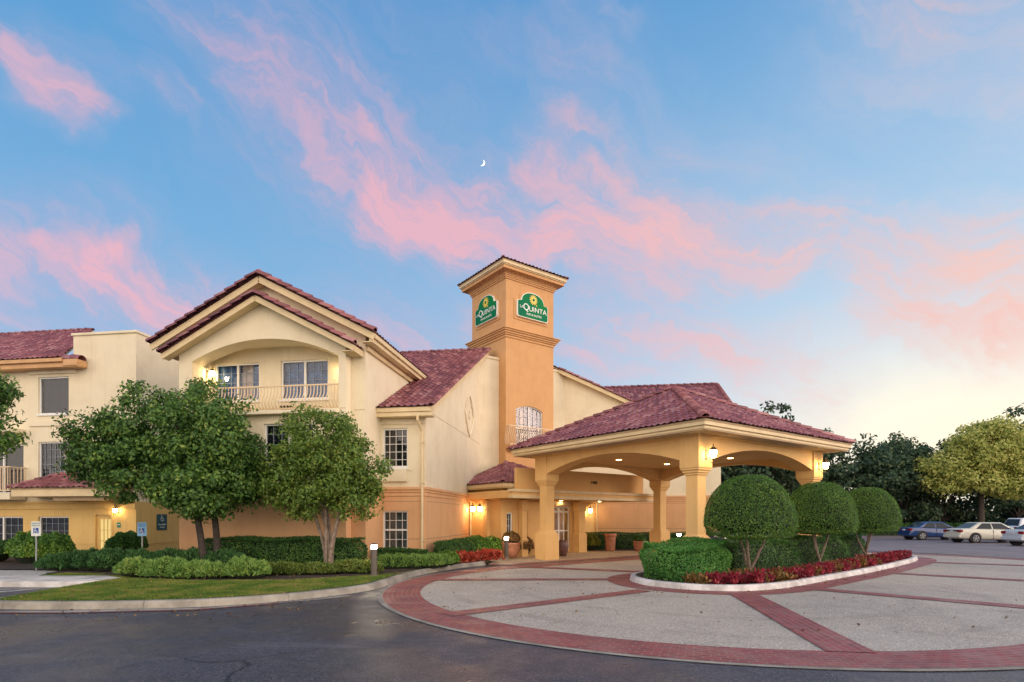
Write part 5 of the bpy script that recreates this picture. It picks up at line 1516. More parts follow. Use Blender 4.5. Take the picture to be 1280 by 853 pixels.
random.seed(3)
row = [(4.55, 13.42), (5.2, 13.42), (6.1, 13.75), (7.05, 14.42), (8.7, 15.85), (10.5, 17.4), (12.95, 19.75), (15.3, 22.1), (15.9, 22.9)]
path = [(p.x, p.y) for p in catmull([(x, y, 0) for x, y in row], 30)]
acc = 0; last = path[0]; spots = [path[0]]
for p in path[1:]:
    d = math.hypot(p[0] - last[0], p[1] - last[1])
    if d >= 0.30: spots.append(p); last = p
src = {}
for i, (x, y) in enumerate(spots):
    for j in range(2):
        kind = 'bronze' if (i < 9 and random.random() < 0.6) or random.random() < 0.24 else 'red'
        m = OLIVEF if kind == 'bronze' else REDF
        lab = 'bronze olive leaved bedding plant in the row inside the island kerb' if kind == 'bronze' else 'dark red bedding plant in the row inside the white island kerb'
        off = 0.26 * j + random.uniform(-0.06, 0.06)
        o = bedding(x - 0.64 * off + random.uniform(-0.05, 0.05), y + 0.77 * off, 0.12, m, lab, kind + ' bedding plants along the island', src.get(kind), random.uniform(0.85, 1.15))
        src.setdefault(kind, o)
cs = None
for i in range(22):
    t = i / 21
    x = -1.95 + 1.35 * t + random.uniform(-0.1, 0.1); y = 19.6 + 2.2 * t + random.uniform(-0.22, 0.22) + (0.25 if i % 2 else 0)
    o = bedding(x - (0.22 if i % 2 else 0), y, 0.13, CORAL, 'coral red bedding plant clumped by the lit bollard near the entrance', 'coral bedding plants by the entrance', cs, random.uniform(1.05, 1.4))
    cs = cs or o


# --- junipers, shrubs and hedges along the long wing
def lob(n, x0, x1, y0, y1, r, h, seed):
    rr = random.Random(seed); out = []
    for i in range(n):
        t = i / max(1, n - 1)
        out.append((x0 + (x1 - x0) * t + rr.uniform(-0.15, 0.15), y0 + (y1 - y0) * t + rr.uniform(-0.2, 0.2), h * rr.uniform(0.2, 0.35), r * rr.uniform(0.8, 1.25), r * rr.uniform(0.7, 1.0), h * rr.uniform(0.55, 0.8)))
    return out


mound('juniper', (-8.5, 15.0), lob(8, -1.55, 1.7, 0.1, -0.1, 0.50, 0.50, 1), JUN, 'low spreading green juniper under the big tree at the lawn edge', 'shrub', 15000, 0.13, 0.035, 'junipers along the lawn')
mound('juniper', (-5.6, 15.75), lob(9, -1.5, 1.5, -0.1, 0.3, 0.36, 0.36, 2), JUNY, 'low yellowish juniper under the multi-stem tree behind the short bollard', 'shrub', 12000, 0.11, 0.033, 'junipers along the lawn')
mound('juniper', (-12.2, 17.0), lob(7, -1.4, 1.2, 0.1, -0.1, 0.55, 0.60, 3), JUND, 'dark spreading juniper left of the big tree', 'shrub', 13000, 0.14, 0.036, 'junipers along the lawn')
mound('juniper', (-9.9, 16.9), lob(6, -1.1, 1.4, 0.0, 0.0, 0.52, 0.66, 4), JUND, 'dark juniper behind the trunk of the big tree', 'shrub', 9000, 0.14, 0.036, 'junipers along the lawn')
hedge('clipped_hedge', [(-9.6, 17.55), (-7.0, 17.2), (-4.9, 17.0), (-4.6, 17.7), (-5.6, 18.15), (-8.0, 18.45), (-9.8, 18.5)], 0.92, 0.13, HEDGE, 'dark boxed hedge against the peach wall behind the two lawn trees', 'hedge', 26000, 'hedges by the long wing', 0.055, 0.034)
hedge('clipped_hedge', [(-4.5, 18.6), (-3.2, 18.45), (-2.85, 18.8), (-3.0, 19.25), (-4.4, 19.4)], 0.50, 0.13, HEDGE, 'low dark hedge under the ground floor window with the white sash', 'hedge', 9000, 'hedges by the long wing', 0.055, 0.034)
hedge('clipped_hedge', [(-2.65, 19.4), (-2.1, 19.35), (-1.85, 20.6), (-1.45, 22.6), (-1.2, 24.2), (-1.7, 24.5), (-2.3, 22.0), (-2.7, 20.2)], 0.72, 0.13, HEDGE, 'dark hedge along the foot of the medallion wall', 'hedge', 15000, 'hedges by the long wing', 0.055, 0.034)
mound('shrub', (-3.1, 17.6), lob(5, -0.9, 0.9, -0.2, 0.5, 0.38, 0.45, 6), JUN, 'small feathery green shrub right of the short bollard', 'shrub', 7000, 0.10, 0.03)
mound('shrub', (-2.35, 18.95), lob(3, -0.3, 0.3, -0.3, 0.4, 0.40, 0.50, 8), SHRUB, 'small round shrub between the low window and the coral flowers', 'shrub', 6000, 0.07, 0.04)
mound('shrub', (-1.15, 23.3), [(-0.3, 0, 0.3, 0.5, 0.5, 0.55), (0.3, 0.2, 0.3, 0.5, 0.5, 0.5)], SHRUB, 'light green shrub behind the lit bollard by the entrance', 'shrub', 7000, 0.08, 0.045)
mound('shrub', (0.45, 25.2), [(0, 0, 0.35, 0.5, 0.5, 0.55), (-0.5, 0.1, 0.3, 0.4, 0.4, 0.45)], OLIVEF, 'bronze leaved shrub behind the large bowl planter', 'shrub', 5000, 0.08, 0.045, z0=0.05)
mound('shrub', (4.05, 29.6), [(0, 0, 0.3, 0.55, 0.5, 0.55)], YELF, 'yellow green shrub right of the glass doors', 'shrub', 5000, 0.09, 0.05, z0=0.05)
hedge('clipped_hedge', [(3.9, 30.0), (5.2, 30.0), (7.4, 30.2), (9.4, 30.4), (11.0, 30.5), (10.9, 30.9), (8.0, 31.1), (4.8, 31.3), (3.9, 30.7)], 0.85, 0.05, HEDGE, 'dark hedge along the peach wall behind the porch', 'hedge', 15000, None, 0.06, 0.036)
mound('shrub', (8.9, 27.6), [(0, 0, 0.3, 0.5, 0.5, 0.5)], HEDGEB, 'small green shrub beside the bollard behind the near porch column', 'shrub', 4000, 0.07, 0.04, z0=0.02)
mound('shrub', (-16.75, 20.0), [(-0.35, 0, 0.45, 0.60, 0.6, 0.65), (0.45, 0.1, 0.45, 0.62, 0.6, 0.60), (0.05, -0.3, 0.3, 0.7, 0.5, 0.55), (0.85, 0, 0.3, 0.4, 0.4, 0.4)], SHRUB, 'bushy light green shrub beside the white parking sign', 'shrub', 14000, 0.10, 0.055)
mound('shrub', (-18.6, 20.2), [(0, 0, 0.35, 0.75, 0.6, 0.50)], HEDGE, 'dark shrub at the left edge under the sliding window', 'shrub', 6000, 0.09, 0.05)
mound('shrub', (-14.0, 20.6), [(0, 0, 0.55, 0.66, 0.6, 0.52)], HEDGE, 'round dark shrub between the lit door and the blue parking sign', 'shrub', 9000, 0.06, 0.035)


# --- trees
def tree(name, xy, lobes, m, bark, label, nclump, per, cr, ln, wd, stems, r0, group=None, z0=0.13, inner=0.5, split=0.35):
    root = thing(name, (*xy, z0), 0, label, 'tree', group)
    L = [(a - xy[0], b - xy[1], c - z0, d, e, f) for a, b, c, d, e, f in lobes]
    P, N = lobes_points(L, nclump, per, cr, inner)
    P2, N2 = lobes_points([(a, b, c, d * 0.7, e * 0.7, f * 0.7) for a, b, c, d, e, f in L], nclump // 4, per, cr * 1.2, 0.1)
    P = np.concatenate([P, P2]); N = np.concatenate([N, N2])
    leaf_mesh('crown', P, N, ln, wd, m, root, spread=0.55, up=0.15)
    mb = MB(); random.seed(len(label))
    for s in range(stems):
        a = 2 * math.pi * s / stems + 0.6; b0 = (r0 * 1.3 * math.cos(a) if stems > 1 else 0, r0 * 1.3 * math.sin(a) if stems > 1 else 0, -0.05)
        l = L[s % len(L)]
        low = min(q[2] - q[5] for q in L)
        fork = (l[0] * split + b0[0], l[1] * split + b0[1], max(0.6, low + 0.35) + (0.25 * (s % 3) if stems > 2 else 0))
        pts = [b0, (b0[0] * 1.2 + (fork[0] - b0[0]) * 0.25, b0[1] * 1.2 + (fork[1] - b0[1]) * 0.3, fork[2] * 0.45), fork]
        pts = catmull(pts, 5)
        mb.tube(pts, [r0 * (1.35 if i == 0 else 1.0) * (1 - 0.35 * i / len(pts)) for i in range(len(pts))], 9)
        for l2 in (L if stems == 1 else [L[k] for k in range(len(L)) if k % stems == s or random.random() < 0.3]):
            for q in range(3):
                tp = (l2[0] + random.uniform(-.5, .5) * l2[3], l2[1] + random.uniform(-.5, .5) * l2[4], l2[2] + random.uniform(-0.3, .5) * l2[5])
                branchy(mb, fork, [tp], r0 * 0.55, r0 * 0.10, 0.4)
    mb.build('trunk', bark, root, smooth=True)
    return root


tree('broadleaf_tree', (-8.85, 16.6), [(-9.9, 16.8, 4.35, 1.75, 1.6, 1.55), (-11.95, 16.9, 3.85, 1.15, 1.1, 1.0), (-8.3, 16.5, 3.95, 1.1, 1.1, 1.15), (-10.6, 16.4, 3.1, 1.4, 1.2, 0.85), (-8.9, 16.4, 2.65, 1.15, 1.1, 0.85), (-9.15, 16.2, 2.3, 0.85, 0.8, 0.55), (-7.9, 16.7, 3.0, 0.75, 0.8, 0.8), (-12.3, 16.8, 3.35, 0.7, 0.7, 0.6)],
     TREEL, BARKD, 'large dense dark green tree on the lawn before the arched gable', 360, 115, 0.40, 0.125, 0.070, 2, 0.115, 'trees on the front lawn', inner=0.72, split=0.10)
tree('crape_myrtle', (-5.3, 16.4), [(-5.6, 16.4, 3.9, 1.15, 1.1, 1.05), (-4.55, 16.4, 3.1, 0.85, 0.9, 0.95), (-6.5, 16.4, 3.0, 0.75, 0.8, 0.9), (-5.3, 16.2, 2.9, 1.2, 1.0, 0.8), (-4.5, 16.3, 2.2, 0.65, 0.6, 0.55), (-6.1, 16.3, 2.25, 0.7, 0.7, 0.5)],
     TREEY, BARKP, 'smaller light green tree with several pale bare stems', 240, 88, 0.35, 0.11, 0.058, 6, 0.058, 'trees on the front lawn', inner=0.7, split=0.55)
tree('shade_tree', (-15.2, 14.3), [(-14.9, 14.3, 5.0, 1.7, 1.6, 1.2), (-13.6, 14.2, 4.7, 0.9, 0.9, 0.7), (-13.45, 14.2, 3.75, 0.75, 0.8, 0.55), (-15.0, 14.4, 3.8, 1.4, 1.2, 0.8), (-14.3, 14.0, 3.0, 0.8, 0.8, 0.4)],
     TREEL, BARKD, 'tree at the left edge whose branches hang into the picture', 200, 60, 0.36, 0.15, 0.06, 1, 0.16, inner=0.7)

# far trees round the parking lot
random.seed(21)
far = [(17.5, 49, 9.6, 4.2), (23.5, 52, 12.6, 4.6), (28.0, 57, 11.2, 4.4), (32.5, 60, 11.3, 4.6), (37.5, 58, 10.2, 4.6), (42.5, 62, 10.8, 4.8), (48.5, 63, 11.2, 5.2), (55.0, 62, 14.2, 5.4), (61.5, 64, 13.0, 5.4), (13.0, 54, 10.0, 4.4)]
farlab = ['dark tree framed by the porch opening on the left', 'tall loose dark tree rising behind the right end of the porch roof', 'dark tree right of the porch roof end', 'dark tree above the farthest dome topiary',
          'dark tree above the blue car', 'dark tree left of the golden tree', 'dark tree behind the golden tree', 'tallest dark tree at the right, rising over the golden tree', 'dark tree at the right edge of the picture', 'dark tree seen low through the porch beside the near column']
for (x, y, h, r), lb in zip(far, farlab):
    lobes = [(x + random.uniform(-.5, .5) * r, y + random.uniform(-.4, .4) * r, h * random.uniform(0.42, 0.72), r * random.uniform(0.45, 0.7), r * 0.55, h * random.uniform(0.16, 0.24)) for _ in range(6)]
    lobes.append((x, y, h * 0.80, r * 0.5, r * 0.5, h * 0.20)); lobes.append((x - r * 0.4, y, h * 0.28, r * 0.6, r * 0.5, h * 0.16)); lobes.append((x + r * 0.45, y, h * 0.25, r * 0.6, r * 0.5, h * 0.16))
    tree('oak_tree', (x, y), lobes, FARD, BARKD, lb, 150, 58, 0.95, 0.40, 0.25, 1, 0.22, 'dark trees beyond the parking lot', 0.0, 0.6)
tree('golden_tree', (45.3, 54.5), [(44.8, 54, 8.3, 3.2, 3.2, 2.3), (41.6, 54.2, 6.5, 2.5, 2.4, 1.5), (48.8, 54.2, 7.0, 2.7, 2.8, 1.8), (43.8, 53.6, 5.4, 2.6, 2.4, 1.2), (47.6, 53.4, 5.0, 2.5, 2.4, 1.2), (46.2, 54.2, 9.8, 1.9, 2.0, 1.3), (41.0, 54, 5.0, 1.6, 1.8, 0.9), (50.4, 54, 5.4, 1.6, 2, 1.2)],
     FARG, BARKD, 'broad golden yellow tree standing over the parked cars', 330, 80, 0.85, 0.30, 0.19, 1, 0.30, None, 0.0, 0.6)
hedge('lot_hedge', [(33.0, 55.0), (40, 55.2), (50, 54.8), (62, 54.0), (62, 55.2), (50, 56.0), (40, 56.4), (33, 56.2)], 1.15, 0.0, HEDGE, 'low clipped hedge along the far edge of the parking lot', 'hedge', 14000, None, 0.16, 0.10, 0.08)
und = leaf_mesh('undergrowth', *(lambda P: (P, unit(RNG.normal(0, 1, P.shape) + np.array([0, -0.6, 0.5]))))(np.c_[RNG.uniform(4, 90, 26000), RNG.uniform(63, 69, 26000), np.abs(RNG.normal(0, 1.9, 26000))]), 0.6, 0.36, FARD)
und['kind'] = 'stuff'

# ================================================================== LAMPS
def local_to_world(base, rot, p):
    v = Matrix.Rotation(rot, 4, 'Z') @ Vector(p)
    return (base[0] + v.x, base[1] + v.y, base[2] + v.z)


def make_lantern():
    """carriage lantern on a scrolled arm; the wall is the plane y = 0 and the lamp hangs at -y"""
    t = thing('wall_lantern', (0, 0, 0), 0, 'lantern', 'lantern', 'wall lanterns of the hotel')
    mb = MB(); mb.box(-0.045, 0.045, -0.03, -0.002, -0.16, 0.14); mb.build('back_plate', BRONZE, t, bevel=0.01)
    arm = catmull([(0, -0.02, -0.10), (0, -0.12, -0.24), (0, -0.24, -0.25), (0, -0.26, -0.17)], 6)
    mb = MB(); mb.tube(arm, 0.012, 6); mb.tube(catmull([(0, -0.02, 0.06), (0, -0.10, 0.10), (0, -0.15, 0.02), (0, -0.10, -0.03)], 5), 0.009, 5); mb.build('arm', BRONZE, t, smooth=True)
    g = MB(); g.lathe([(0.055, -0.12), (0.085, -0.06), (0.105, 0.06), (0.10, 0.10)], (0, -0.26, 0), 10); gl = g.build('glass', LAMP, t, smooth=True)
    c = MB(); c.lathe([(0.02, -0.19), (0.035, -0.16), (0.06, -0.125), (0.05, -0.121)], (0, -0.26, 0), 10)
    for k in range(6):
        a = k * math.pi / 3; c.tube([(0.06 * math.cos(a), -0.26 + 0.06 * math.sin(a), -0.125), (0.09 * math.cos(a), -0.26 + 0.09 * math.sin(a), -0.06), (0.112 * math.cos(a), -0.26 + 0.112 * math.sin(a), 0.10)], 0.006, 4)
    c.lathe([(0.15, 0.10), (0.14, 0.115), (0.085, 0.175), (0.04, 0.215), (0.02, 0.22), (0.014, 0.25), (0.022, 0.27), (0.004, 0.31)], (0, -0.26, 0), 10)
    c.build('cage', BRONZE, t)
    return t


lan = make_lantern()
places = [(P0, PROT, (0.36, 0.0, 3.64), 0.0, 1.0, 'lantern on the right face of the near porch column'),
          (P0, PROT, (7.50, 0.0, 3.68), 0.0, 1.0, 'lantern on the right porch column at the far end of its arch'),
          (T0, TROT, (-4.352, -1.55, 2.12), R(-90), 0.95, 'left lantern of the pair on the yellow wall beside the entrance'),
          (T0, TROT, (-4.352, -2.15, 2.12), R(-90), 0.95, 'right lantern of the pair on the yellow wall beside the entrance'),
          (T0, TROT, (3.55, -0.62, 2.12), 0.0, 0.95, 'lantern on the wall right of the glass doors'),
          (Q0, MROT, (-0.80, -0.0, 2.02), 0.0, 0.7, 'small lantern over the lit door of the left wing'),
          (M0, MROT, (-7.56, -1.05, 6.72), R(90), 0.8, 'lantern inside the arched balcony, at its left end'),
          (M0, MROT, (-2.352, -1.05, 6.72), R(-90), 0.8, 'lantern inside the arched balcony, at its right end')]
for i, (b, rot, p, rz, s, lb) in enumerate(places):
    o = lan if i == 0 else copy_tree(lan)
    o.location = local_to_world(b, rot, p); o.rotation_euler.z = rot + rz; o.scale = (s, s, s); o['label'] = lb


def make_bollard():
    t = thing('bollard_light', (0, 0, 0), 0, 'bollard', 'bollard', 'lit bollards')
    m = mat('brown_bollard_paint', (0.12, 0.10, 0.08), 0.45, 0.2, 8)
    mb = MB(); mb.lathe([(0.098, 0.012), (0.095, 0.84)], n=20); mb.build('post', m, t, smooth=False, bevel=0.004)
    mb = MB(); mb.lathe([(0.15, 0), (0.15, 0.012), (0.11, 0.03)], n=20); mb.build('base_plate', STEEL, t)
    mb = MB(); mb.lathe([(0.088, 0.841), (0.092, 0.90), (0.088, 0.955)], n=20); mb.build('lens', LAMPW, t, smooth=True)
    mb = MB(); mb.lathe([(0.098, 0.956), (0.098, 0.985), (0.07, 1.01), (0.02, 1.02)], n=20); mb.build('cap', m, t, smooth=False)
    return t


bol = make_bollard()
for i, (x, y, z, s, lb) in enumerate([(-3.75, 15.35, 0.13, 0.88, 'lit bollard on the lawn edge before the low sash window'),
                                      (-0.22, 22.3, 0.13, 0.86, 'lit bollard among the coral flowers before the bowl planter'),
                                      (8.25, 27.9, 0.03, 0.95, 'lit bollard beyond the porch seen left of the near column')]):
    o = bol if i == 0 else copy_tree(bol)
    o.location = (x, y, z); o.scale = (s, s, s); o['label'] = lb

# ================================================================== PLANTERS
def planter(x, y, z, prof, m, name, label, group=None):
    t = thing(name, (x, y, z), 0, label, 'planter', group)
    mb = MB(); mb.lathe(prof, n=28); mb.build('pot', m, t, smooth=True)
    r, h = prof[-1][0], prof[-1][1]
    MB().lathe([(r - 0.005, h - 0.03), (r - 0.006, h + 0.006)], n=24).build('soil', MULCH, t)
    return t


planter(-0.05, 23.45, 0.08, [(0.17, 0), (0.24, 0.04), (0.33, 0.16), (0.385, 0.36), (0.40, 0.55), (0.415, 0.57), (0.415, 0.61), (0.37, 0.61)], TERRA, 'bowl_planter', 'large round terracotta bowl planter behind the lit bollard at the entrance')
planter(2.27, 25.1, 0.02, [(0.15, 0), (0.19, 0.10), (0.235, 0.40), (0.225, 0.58), (0.20, 0.63), (0.215, 0.66), (0.215, 0.69), (0.18, 0.69)], TERRAD, 'urn_planter', 'dark glazed urn standing before the glass doors')
planter(5.05, 29.0, 0.02, [(0.22, 0), (0.235, 0.03), (0.275, 0.70), (0.28, 0.74), (0.315, 0.75), (0.315, 0.90), (0.26, 0.90)], TERRA, 'tall_planter', 'tall straight terracotta planter with a rim near the hedge')
planter(6.55, 28.9, 0.02, [(0.22, 0), (0.28, 0.08), (0.325, 0.30), (0.335, 0.46), (0.345, 0.47), (0.345, 0.52), (0.30, 0.52)], TERRA, 'bowl_planter', 'low terracotta bowl planter left of the far porch column')
mound('potted_shrub', (-0.05, 23.45), [(0, 0, 0.12, 0.36, 0.36, 0.34)], OLIVEF, 'bronze shrub growing in the large terracotta bowl', 'plant', 2600, 0.08, 0.04, z0=0.68)
mound('potted_shrub', (6.55, 28.9), [(0, 0, 0.08, 0.30, 0.30, 0.24)], HEDGE, 'dark shrub growing in the low terracotta bowl', 'plant', 1800, 0.07, 0.04, z0=0.53)

# ================================================================== SIGNS
BLUE = mat('sign_blue', (0.02, 0.10, 0.38), 0.5)
TEAL = mat('sign_teal', (0.012, 0.075, 0.11), 0.45)
PALEB = mat('sign_pale_blue', (0.25, 0.52, 0.78), 0.5)
SGREEN = mat('sign_text_green', (0.02, 0.20, 0.14), 0.5)


def wheelchair(mb, cx, cz, k, y):
    """access symbol: head, trunk, legs and the wheel, as thin raised strokes"""
    n = 14
    mb.panel([(cx - 0.12 * k + 0.10 * k * math.cos(2 * math.pi * i / n), cz + 0.42 * k + 0.10 * k * math.sin(2 * math.pi * i / n)) for i in range(n)], [], (0, y), (1, 0), 0.002)
    w = 0.07 * k
    for a, b in (((-0.10, 0.30), (-0.06, -0.02)), ((-0.08, 0.12), (0.16, 0.12)), ((-0.06, -0.02), (0.20, -0.02)), ((0.20, -0.02), (0.32, -0.32)), ((0.32, -0.32), (0.42, -0.28))):
        mb.bar((cx + a[0] * k, y - 0.001, cz + a[1] * k), (cx + b[0] * k, y - 0.001, cz + b[1] * k), 0.002, w, up=(0, 0, 1)) if abs(a[0] - b[0]) > abs(a[1] - b[1]) else mb.bar((cx + a[0] * k, y - 0.001, cz + a[1] * k), (cx + b[0] * k, y - 0.001, cz + b[1] * k), w, 0.002, up=(0, 1, 0))
    ring = [R(100) + R(250) * i / 20 for i in range(21)]
    for a, b in zip(ring[:-1], ring[1:]):
        o, q = 0.33 * k, 0.26 * k
        mb.panel([(cx + q * math.cos(a), cz - 0.12 * k + q * math.sin(a)), (cx + o * math.cos(a), cz - 0.12 * k + o * math.sin(a)), (cx + o * math.cos(b), cz - 0.12 * k + o * math.sin(b)), (cx + q * math.cos(b), cz - 0.12 * k + q * math.sin(b))], [], (0, y), (1, 0), 0.002)


def post_sign(x, y, z, face, label, htop):
    t = thing('parking_sign', (x, y, z), MROT * 0.4, label, 'sign', 'parking signs by the path')
    mb = MB(); mb.box(-0.02, 0.02, -0.012, 0.012, 0, htop - 0.02); mb.build('post', STEEL, t)
    X = (1, 0); zb = htop - 0.44
    p = MB().panel([(-0.14, zb), (0.14, zb), (0.155, zb + 0.015), (0.155, htop - 0.015), (0.14, htop), (-0.14, htop), (-0.155, htop - 0.015), (-0.155, zb + 0.015)], [], (0, -0.014), X, 0.004).build('panel', face, t)
    text('lettering', 'RESERVED', 0.062, SGREEN if face is SIGNW else BLUE, p, (0, -0.016), X, 0, htop - 0.06, 0.003)
    text('lettering', 'PARKING', 0.062, SGREEN if face is SIGNW else BLUE, p, (0, -0.016), X, 0, htop - 0.125, 0.003)
    MB().panel([(-0.085, zb + 0.08), (0.085, zb + 0.08), (0.085, zb + 0.25), (-0.085, zb + 0.25)], [], (0, -0.018), X, 0.003).build('symbol_field', BLUE, p)
    mb = MB(); wheelchair(mb, -0.005, zb + 0.155, 0.17, -0.0195); mb.build('access_symbol', SIGNW, p)
    return t


post_sign(-14.4, 17.1, 0.13, SIGNW, 'white parking sign on a thin steel post by the grey path', 1.47)
post_sign(-11.85, 18.1, 0.13, PALEB, 'pale blue parking sign rising out of the dark juniper', 1.44)

wl = local_to_world(Q0, MROT, (0.012, 1.36, 1.53))
ws = thing('wall_sign', wl, MROT + R(90), 'dark teal accessible parking sign on the side wall of the left wing', 'sign')
MB().panel([(-0.28, -0.34), (0.28, -0.34), (0.28, 0.34), (-0.28, 0.34)], [], (0, -0.02), (1, 0), 0.018).build('panel', TEAL, ws)
mb = MB(); wheelchair(mb, 0, 0.16, 0.26, -0.0225); mb.build('access_symbol', SIGNW, ws)
text('lettering', 'Accessible', 0.10, SIGNW, ws, (0, -0.022), (1, 0), 0, -0.10, 0.004)
text('lettering', 'Parking', 0.085, SIGNW, ws, (0, -0.022), (1, 0), 0, -0.22, 0.004)
pl = thing('door_plaque', local_to_world(Q0, MROT, (-0.78, -0.002, 1.42)), MROT, 'small dark green plaque beside the lit yellow door', 'sign')
MB().panel([(-0.08, -0.10), (0.08, -0.10), (0.08, 0.10), (-0.08, 0.10)], [], (0, -0.012), (1, 0), 0.011).build('panel', SGREEN, pl)
MB().panel([(-0.05, 0.0), (0.05, 0.0), (0.05, 0.03), (-0.05, 0.03)], [], (0, -0.0145), (1, 0), 0.002).build('text_line', SIGNW, pl)

# ================================================================== CARS
TYRE = mat('tyre_rubber', (0.015, 0.015, 0.016), 0.85)
RIM = mat('alloy_rim', (0.55, 0.55, 0.56), 0.35, metal=0.8)
CGLASS = mat('car_glass', (0.012, 0.02, 0.03), 0.08, spec=0.25)
TAIL = mat('tail_light_red', (0.22, 0.008, 0.01), 0.2)
PLATE = mat('licence_plate', (0.6, 0.6, 0.62), 0.5)
BLACKT = mat('black_trim', (0.02, 0.02, 0.022), 0.6)


def car(name, loc, heading, paint, label, L=4.6, W=1.76, H=1.43, suv=False, tail_bar=False):
    t = thing(name, loc, heading, label, 'car')
    k = L / 4.6; hw = W / 2; zb = 0.95 if not suv else 1.10
    st = [(-2.30, 0.80, 0.42, 0.74), (-2.24, 0.91, 0.30, zb + 0.00), (-2.05, 0.96, 0.26, zb + 0.06), (-1.6, 0.98, 0.22, zb + 0.06), (-0.9, 1.0, 0.20, zb + 0.03), (0.2, 1.0, 0.20, zb), (1.0, 0.99, 0.20, zb - 0.03), (1.6, 0.97, 0.22, zb - 0.10), (2.05, 0.90, 0.26, zb - 0.20), (2.24, 0.80, 0.32, zb - 0.30), (2.30, 0.66, 0.42, zb - 0.38)]
    half = lambda w, z0, z1: [(0, z0), (w * 0.82, z0), (w * 0.96, z0 + 0.10), (w, z0 + 0.35 * (z1 - z0)), (w * 0.985, z0 + 0.62 * (z1 - z0)), (w * 0.95, z1 - 0.06), (w * 0.86, z1), (w * 0.5, z1 + 0.02), (0, z1 + 0.025)]
    mb = MB(); n = None; rows = []
    for x, w, z0, z1 in st:
        h = half(w * hw, z0, z1); ring = h + [(-a, b) for a, b in reversed(h[1:-1])]; n = len(ring)
        rows += [(x * k, a, b) for a, b in ring]
    f = [(i * n + q, i * n + (q + 1) % n, (i + 1) * n + (q + 1) % n, (i + 1) * n + q) for i in range(len(st) - 1) for q in range(n)]
    f += [tuple(range(n)), tuple((len(st) - 1) * n + q for q in range(n - 1, -1, -1))]
    mb.add(rows, f); body = mb.build('body', paint, t, smooth=True)
    sb = body.modifiers.new('round', 'SUBSURF'); sb.levels = 2; sb.render_levels = 2
    # greenhouse
    xb0, xb1, xt0, xt1 = ((-1.78, 1.18, -0.98, 0.28) if not suv else (-2.15, 1.1, -1.85, 0.35))
    hb, ht = hw * 0.90, hw * 0.70
    B = [Vector((xb0 * k, -hb, zb - 0.02)), Vector((xb1 * k, -hb, zb - 0.05)), Vector((xb1 * k, hb, zb - 0.05)), Vector((xb0 * k, hb, zb - 0.02))]
    T = [Vector((xt0 * k, -ht, H)), Vector((xt1 * k, -ht, H - 0.01)), Vector((xt1 * k, ht, H - 0.01)), Vector((xt0 * k, ht, H))]
    g = MB(); g.add(B + T, [(3, 2, 1, 0), (4, 5, 6, 7), (0, 1, 5, 4), (1, 2, 6, 5), (2, 3, 7, 6), (3, 0, 4, 7)])
    cab = g.build('roof', paint, t, smooth=True); bv = cab.modifiers.new('bevel', 'BEVEL'); bv.width = 0.11; bv.segments = 4
    def pane(a, b, c, d, u0, u1, v0=0.10, v1=0.84):
        q = lambda u, v: (a.lerp(b, u)).lerp(d.lerp(c, u), v)
        nn = (b - a).cross(d - a).normalized() * 0.012
        m2 = MB(); m2.add([q(u0, v0) + nn, q(u1, v0) + nn, q(u1, v1) + nn, q(u0, v1) + nn], [(0, 1, 2, 3)]); m2.build('window', CGLASS, cab, recalc=False)
    for (a, b, c, d) in ((B[0], B[1], T[1], T[0]), (B[2], B[3], T[3], T[2])):
        lo, hi = (0.10, 0.90)
        if a is B[0]: pane(a, b, c, d, 0.13, 0.47); pane(a, b, c, d, 0.50, 0.88)
        else: pane(a, b, c, d, 0.12, 0.50); pane(a, b, c, d, 0.53, 0.87)
    pane(B[3], B[0], T[0], T[3], 0.09, 0.91, 0.08, 0.86); pane(B[1], B[2], T[2], T[1], 0.08, 0.92, 0.06, 0.88)
    for sx in (-1.42, 1.38):
        for sy in (-1, 1):
            y0 = sy * hw
            m2 = MB(); ring = [(sx * k, y0 * 0.72, 0.36), (sx * k, y0 * 1.002, 0.36)]; m2.tube(ring, 0.375, 24); m2.build('wheel_arch', BLACKT, t)
            m2 = MB(); m2.tube([(sx * k, y0 * 0.78, 0.32), (sx * k, y0 * 1.02, 0.32)], 0.32, 24); wh = m2.build('wheel', TYRE, t, bevel=0.02)
            m2 = MB(); yy = y0 * 1.025
            for q in range(5):
                a = 2 * math.pi * q / 5 + 0.3; m2.bar((sx * k, yy, 0.32), (sx * k + 0.19 * math.cos(a), yy, 0.32 + 0.19 * math.sin(a)), 0.07, 0.016, up=(0, 1, 0))
            m2.tube([(sx * k + 0.20 * math.cos(2 * math.pi * i / 20), yy, 0.32 + 0.20 * math.sin(2 * math.pi * i / 20)) for i in range(21)], 0.016, 5, cap=False)
            m2.build('rim', RIM, wh)
    xr = -2.275 * k
    for sy in (-1, 1):
        m2 = MB(); m2.box(xr - 0.02, xr + 0.16, min(sy * hw * 0.50, sy * hw * 0.915), max(sy * hw * 0.50, sy * hw * 0.915), zb - 0.22, zb - 0.04); m2.build('tail_light', TAIL, t, bevel=0.03)
    if tail_bar:
        m2 = MB(); m2.box(xr - 0.01, xr + 0.1, -hw * 0.49, hw * 0.49, zb - 0.22, zb - 0.06); m2.build('rear_panel', BLACKT, t)
    m2 = MB(); m2.box(-2.335 * k, -2.1 * k, -hw * 0.88, hw * 0.88, 0.36, 0.56); m2.build('bumper', paint, t, bevel=0.05)
    m2 = MB(); m2.box(xr - 0.035, xr, -0.16, 0.16, zb - 0.20, zb - 0.09); m2.build('licence_plate', PLATE, t)
    for sy in (-1, 1):
        m2 = MB(); m2.box(0.62 * k, 0.76 * k, min(sy * hw * 0.93, sy * hw * 1.10), max(sy * hw * 0.93, sy * hw * 1.10), zb, zb + 0.12); m2.build('mirror', paint, t, bevel=0.03)
